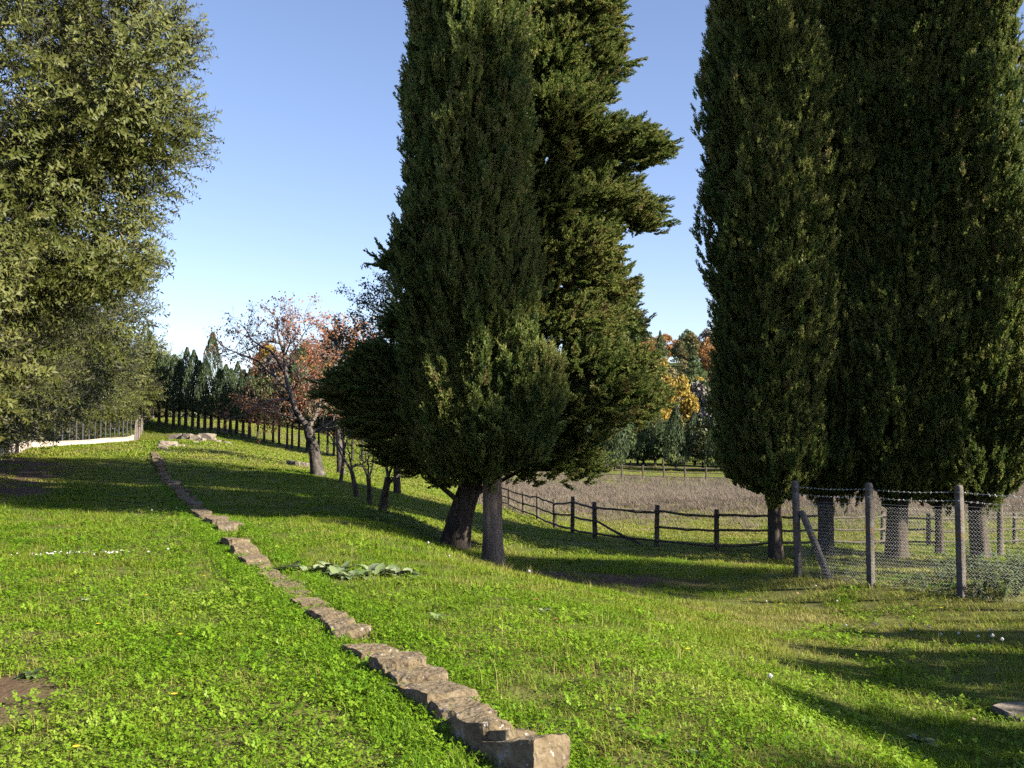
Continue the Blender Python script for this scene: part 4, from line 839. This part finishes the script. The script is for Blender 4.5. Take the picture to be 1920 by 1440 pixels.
for k in range(len(cps) - 1):
    a, b = np.array(cps[k][:3]), np.array(cps[k + 1][:3]); ha, hb = cps[k][3], cps[k + 1][3]; D2 = b - a; Lg = float(np.linalg.norm(D2[:2])); H0 = 1.26
    nrm = np.array([-D2[1], D2[0], 0]) / Lg
    pitch = .055; nW = int(Lg / pitch); nz = int(H0 / pitch) * 2; mb = MB()
    for w in range(nW + 1):
        for sgn in (1,):
            zs = np.arange(nz + 1) * pitch / 2; zig = (np.arange(nz + 1) % 2) * pitch
            for m in (0, 1):
                u = (w * pitch + (zig if m == 0 else pitch - zig)) / Lg
                if m == 1: break
                u = np.clip(u, 0, 1); P = a + D2 * u[:, None] + np.c_[np.zeros((nz + 1, 2)), zs + .02] + nrm * (.05 + (np.arange(nz + 1) % 2)[:, None] * .006)
                wire(mb, P, .0024)
    link('wire_mesh', mb.mesh('wire_mesh'), M['wire'], cf, None).location = -CO
    mb = MB()
    for f, rr in ((.03, .002), (.66, .002), (1.28, .002)):
        s = np.linspace(0, 1, 7)[:, None]; wire(mb, a + D2 * s + np.array([0, 0, f]) + nrm * .055 + np.c_[np.zeros((7, 2)), -.02 * np.sin(np.pi * s)], rr)
    link('line_wire', mb.mesh('line_wire'), M['wire'], cf).location = -CO
    for f in (-.10, -.22):
        mb = MB(); s = np.linspace(0, 1, 30)[:, None]; P = a + D2 * s + np.c_[np.zeros((30, 2)), (ha + (hb - ha) * s[:, 0] + f) - .025 * np.sin(np.pi * s[:, 0])] - nrm * .055
        wire(mb, P, .0024)
        nb = int(Lg / .09)
        for q in range(nb):
            c = np.array([np.interp((q + .5) / nb, s[:, 0], P[:, i]) for i in range(3)])
            for _ in range(3):
                d = RNG.normal(size=3); d /= np.linalg.norm(d); wire(mb, [c - d * .02, c + d * .02], .0032)
        link('barbed_wire', mb.mesh('barbed_wire'), M['wire'], cf).location = -CO
p = at(1876, 1042, 26.0); z = z1(p[0], 26.0); po = thing('wooden_pole', 'tall thin dark pole standing behind the nearest concrete post', 'pole', (p[0], 26.0, z))
part_tube('shaft', [(p[0], 26.0, z - .2), (p[0] + .02, 26.0, z + 1), (p[0] + .0, 26.0, z + 2.05)], [.085, .08, .07], 'rail', po, 9, .08)
part_tube('cap', [(p[0], 26.0, z + 2.05), (p[0], 26.0, z + 2.09)], [.075, .05], 'rail', po, 9, 0)

# ------------------------------------------------------------------ cream wall, stakes and dark posts on the left boundary
WP = [(-4, 857, 46), (33, 850, 49), (62, 843, 58), (117, 841, 62.5), (187, 836, 70), (250, 828, 80)]
wpts = []
for px, py, Y in WP:
    x = at(px, py, Y)[0]; wpts.append((x, Y, z1(x, Y)))
wpts = np.array(wpts); wall = thing('boundary_wall', 'low cream plastered wall carrying a dark wire fence', 'wall', tuple(wpts[2])); WO = Vector(wall.location)
s = np.linspace(0, 1, 41); q = np.r_[0, np.cumsum(np.linalg.norm(np.diff(wpts[:, :2], axis=0), axis=1))]; q /= q[-1]
W3 = np.stack([np.interp(s, q, wpts[:, i]) for i in range(3)], 1); W3[:, 2] = zg(W3[:, 0], W3[:, 1])
def ribbon(P, zlo, zhi, th):
    T = np.gradient(P[:, :2], axis=0); T /= np.linalg.norm(T, axis=1, keepdims=True); N_ = np.c_[-T[:, 1], T[:, 0], np.zeros(len(T))] * th / 2; Z = np.array([0, 0, 1.])
    V = np.stack([P - N_ + Z * zlo, P + N_ + Z * zlo, P + N_ + Z * zhi, P - N_ + Z * zhi], 1).reshape(-1, 3); n = len(P)
    Q = [(i * 4 + a, i * 4 + (a + 1) % 4, i * 4 + 4 + (a + 1) % 4, i * 4 + 4 + a) for i in range(n - 1) for a in range(4)] + [(0, 1, 2, 3), ((n - 1) * 4 + 3, (n - 1) * 4 + 2, (n - 1) * 4 + 1, (n - 1) * 4)]
    mb = MB(); mb.add(V, None, Q); return mb
link('plinth', ribbon(W3, -.3, .43, .22).mesh('plinth'), M['wall'], wall, -WO)
link('coping', ribbon(W3, .43, .475, .27).mesh('coping'), M['wall'], wall, -WO)
for k in range(27):
    f = (k + .3) / 27; P = np.array([np.interp(f, s, W3[:, i]) for i in range(3)]); part_tube('fence_post', [P + (0, 0, .47), P + (0, 0, 1.75)], .055, 'metal_dark', wall, 6, 0)
for f in (.8, 1.15, 1.5, 1.72): part_tube('fence_wire', W3 + np.array([0, 0, f]), .008, 'metal_dark', wall, 3, 0)
# row of rough stakes running on from the wall's end
stf = thing('stake_fence', 'row of rough wooden stakes past the end of the cream wall', 'fence', tuple(hit(262, 826)))
for k in range(13):
    px = 252 + k * 2.9; Y = 78 + k * 1.0; x = at(px, 820, Y)[0]; z = z1(x, Y); h = random.uniform(1.5, 1.8); part_tube('stake', [(x, Y, z - .1), (x + random.uniform(-.08, .08), Y, z + h)], [.07, .05], 'twig', stf, 6, .1, k)
for px, Y, lab in [(32, 47.5, 'brown post standing in front of the near end of the cream wall'), (12, 45.5, 'brown post closest to the picture edge before the cream wall')]:
    x = at(px, 850, Y)[0]; z = z1(x, Y); t = thing('wooden_post', lab, 'post', (x, Y, z)); part_tube('shaft', [(x, Y, z - .2), (x, Y, z + 1.1), (x + .03, Y, z + 2.2)], [.10, .09, .085], 'bark_dark', t, 8, .1); part_tube('cap', [(x + .03, Y, z + 2.2), (x + .03, Y, z + 2.24)], [.085, .05], 'bark_dark', t, 8, 0)

# ------------------------------------------------------------------ weeds
def leaf_blade(mb, base, d, L, W, sh, r, droop=.4, cup=.25):
    """broad leaf: 4 cross sections along a drooping midrib"""
    d = d / np.linalg.norm(d); s = np.cross(d, [0, 0, 1.]); s /= np.linalg.norm(s) + 1e-9; up = np.cross(s, d); V = []; n = 5
    for k in range(n):
        t = k / (n - 1); w = W * (math.sin(math.pi * min(1, t * .92 + .08)) ** .8) * .5; c = base + d * L * t - np.array([0, 0, droop * L * t * t]); V += [c + s * w + up * cup * w, c, c - s * w + up * cup * w]
    Q = [(k * 3 + j, k * 3 + j + 1, k * 3 + 4 + j, k * 3 + 3 + j) for k in range(n - 1) for j in (0, 1)]
    mb.add(V, None, Q, sh)
def dock_meshes(seed, n, L, W):
    r = np.random.default_rng(seed); out = []
    for k in range(n):
        mb = MB(); a = k * 2.4 + r.normal(0, .3); e = r.uniform(.25, 1.3); d = np.array([math.cos(a), math.sin(a), e]); leaf_blade(mb, np.zeros(3), d, L * r.uniform(.7, 1.2), W * r.uniform(.7, 1.2), r.random(), r, r.uniform(.2, .7))
        me = mb.mesh('dock_leaf', True); me.attributes.new('tint', 'FLOAT', 'POINT').data.foreach_set('value', np.full(len(me.vertices), r.uniform(.1, .65), np.float32)); out.append(me)
    return out
DK = [dock_meshes(s, 15, .18, .10) for s in (1, 2, 3)]
def dock(px, py, sc, lab, group, var):
    p = hit(px, py); t = thing('dock_plant', lab, 'plant', tuple(p), group); t.scale = (sc,) * 3; t.rotation_euler = (0, 0, random.uniform(0, 6.28))
    for me in DK[var % 3]: link('leaf', me, M['weed'], t)
for k, (px, py) in enumerate([(545, 1066), (575, 1070), (602, 1072), (630, 1076), (655, 1080), (682, 1078), (708, 1076), (735, 1074), (764, 1076), (640, 1068), (615, 1062), (690, 1070)]): dock(px, py + 6, random.uniform(1.1, 1.5), 'broad-leaved plant of the pale leafy patch beside the stone row', 'broad-leaved weeds beside the stone row', k)
for k, (px, py, sc, lab) in enumerate([(820, 1165, .6, 'small broad-leaved weed on the open lawn, leaves flat'), (1020, 1150, .6, 'small broad-leaved weed on the open lawn below the dark trunks'), (1545, 1345, .75, 'pale broad-leaved weed on the lip of the bank'), (1730, 1395, .7, 'leafy weed on the bank edge at the lower corner'), (160, 1130, .55, 'flat grey weed rosette on the near left lawn'), (60, 1270, .7, 'weed rosette beside the bare soil'), (1310, 1425, .45, 'weed at the bottom edge of the lawn')]): dock(px, py, sc, lab, None, k)
def nettle_mesh(seed, h):
    r = np.random.default_rng(seed); st = MB(); lf = MB()
    for q in range(7):
        a = r.uniform(0, 6.28); tip = np.array([math.cos(a) * h * .35, math.sin(a) * h * .35, h * r.uniform(.6, 1.05)]); st.tube([(0, 0, 0), tip * .5 + (0, 0, h * .08), tip], [.006, .005, .003], 4, 0, False)
        for k in range(11):
            t = .25 + .75 * k / 10; b = tip * t + np.array([0, 0, h * .08 * math.sin(math.pi * t)]); f = k * 1.57 + r.normal(0, .3)
            for sg in (0, math.pi): leaf_blade(lf, b, np.array([math.cos(f + sg), math.sin(f + sg), .25]), .075 * r.uniform(.6, 1.3), .042, r.random(), r, .5)
    me = lf.mesh('nettle_leaves', True); me.attributes.new('tint', 'FLOAT', 'POINT').data.foreach_set('value', np.full(len(me.vertices), .25, np.float32))
    return st.mesh('nettle_stems'), me
NT = [nettle_mesh(s, .5) for s in (1, 2, 3)]
for k, (px, py, sc) in enumerate([(1765, 1098, .8), (1785, 1090, .95), (1778, 1112, .6), (1830, 1100, .95), (1850, 1110, .9), (1868, 1118, 1.0), (1890, 1110, 1.1), (1905, 1125, 1.0), (1916, 1104, 1.1), (1880, 1130, .7), (1840, 1122, .6), (1735, 1108, .5), (1700, 1100, .35), (1585, 1084, .4), (1570, 1080, .35), (1935, 1120, 1.1), (1820, 1085, 1.0), (1600, 1088, .3)]):
    p = hit(px, py); t = thing('nettle_plant', 'leafy nettle growing at the foot of the chain-link fence', 'plant', tuple(p), 'nettles along the wire fence'); t.scale = (sc,) * 3; t.rotation_euler = (0, 0, random.uniform(0, 6.28))
    link('stem', NT[k % 3][0], M['stem'], t); link('foliage', NT[k % 3][1], M['nettle'], t)
# dandelion clocks
mb = MB(); mb.tube([(0, 0, 0), (.01, 0, .08), (0, .01, .15)], .0025, 5, 0, False); DS = mb.mesh('dandelion_stem')
mb = MB(); r = np.random.default_rng(3)
for k in range(60):
    d = r.normal(size=3); d /= np.linalg.norm(d); mb.tube([d * .004, d * .022], [.0008, .0008], 3, 0, False); s_ = np.cross(d, [.3, .5, .8]); s_ /= np.linalg.norm(s_); u_ = np.cross(d, s_); mb.add([d * .024 + s_ * .006, d * .024 + u_ * .006, d * .024 - s_ * .006, d * .024 - u_ * .006], None, [(0, 1, 2, 3)])
DH = mb.mesh('dandelion_head')
for k, (px, py, sc) in enumerate([(1445, 1300, 1.0), (992, 1088, 1.0), (803, 1032, 1.0), (1642, 1188, .9), (1587, 1188, .8), (1690, 1190, .9), (1742, 1196, 1.0), (1862, 1216, 1.1), (1880, 1220, 1.0), (1835, 1214, .9), (1765, 1206, .8), (1798, 1206, .9), (1570, 1140, .8), (1437, 1140, .8), (842, 1055, .8), (1530, 1110, .8), (1860, 1198, .8), (1710, 1198, .8), (330, 962, .9), (284, 966, .9)]):
    p = hit(px, py); t = thing('dandelion', 'white dandelion seed head standing in the lawn', 'flower', tuple(p), 'dandelion seed heads'); t.scale = (sc,) * 3
    t.scale = (sc * .72,) * 3; link('stem', DS, M['stem'], t); link('seed_head', DH, M['white'], t, (0, .01, .165))
mb = MB()
for k in range(9): a = k * .7; mb.add([(0, 0, 0), (.018 * math.cos(a), .018 * math.sin(a), .006), (.022 * math.cos(a + .3), .022 * math.sin(a + .3), .004), (.018 * math.cos(a + .6), .018 * math.sin(a + .6), .006)], None, [(0, 1, 2, 3)])
YF = mb.mesh('yellow_flower_head')
for k, (px, py) in enumerate([(184, 1186), (383, 1090), (337, 1207), (326, 1323), (142, 1425), (274, 1130), (1464, 1141), (1572, 1152), (1766, 1150), (1480, 1085), (1408, 1132), (480, 1022), (455, 1018), (1290, 1232), (640, 1040), (1660, 1103)]):
    p = hit(px, py); t = thing('yellow_flower', 'small yellow flower dotting the lawn', 'flower', tuple(p), 'yellow lawn flowers')
    link('stem', DS, M['stem'], t).scale = (1, 1, .4); link('flower_head', YF, M['yellow'], t, (0, .005, .062))
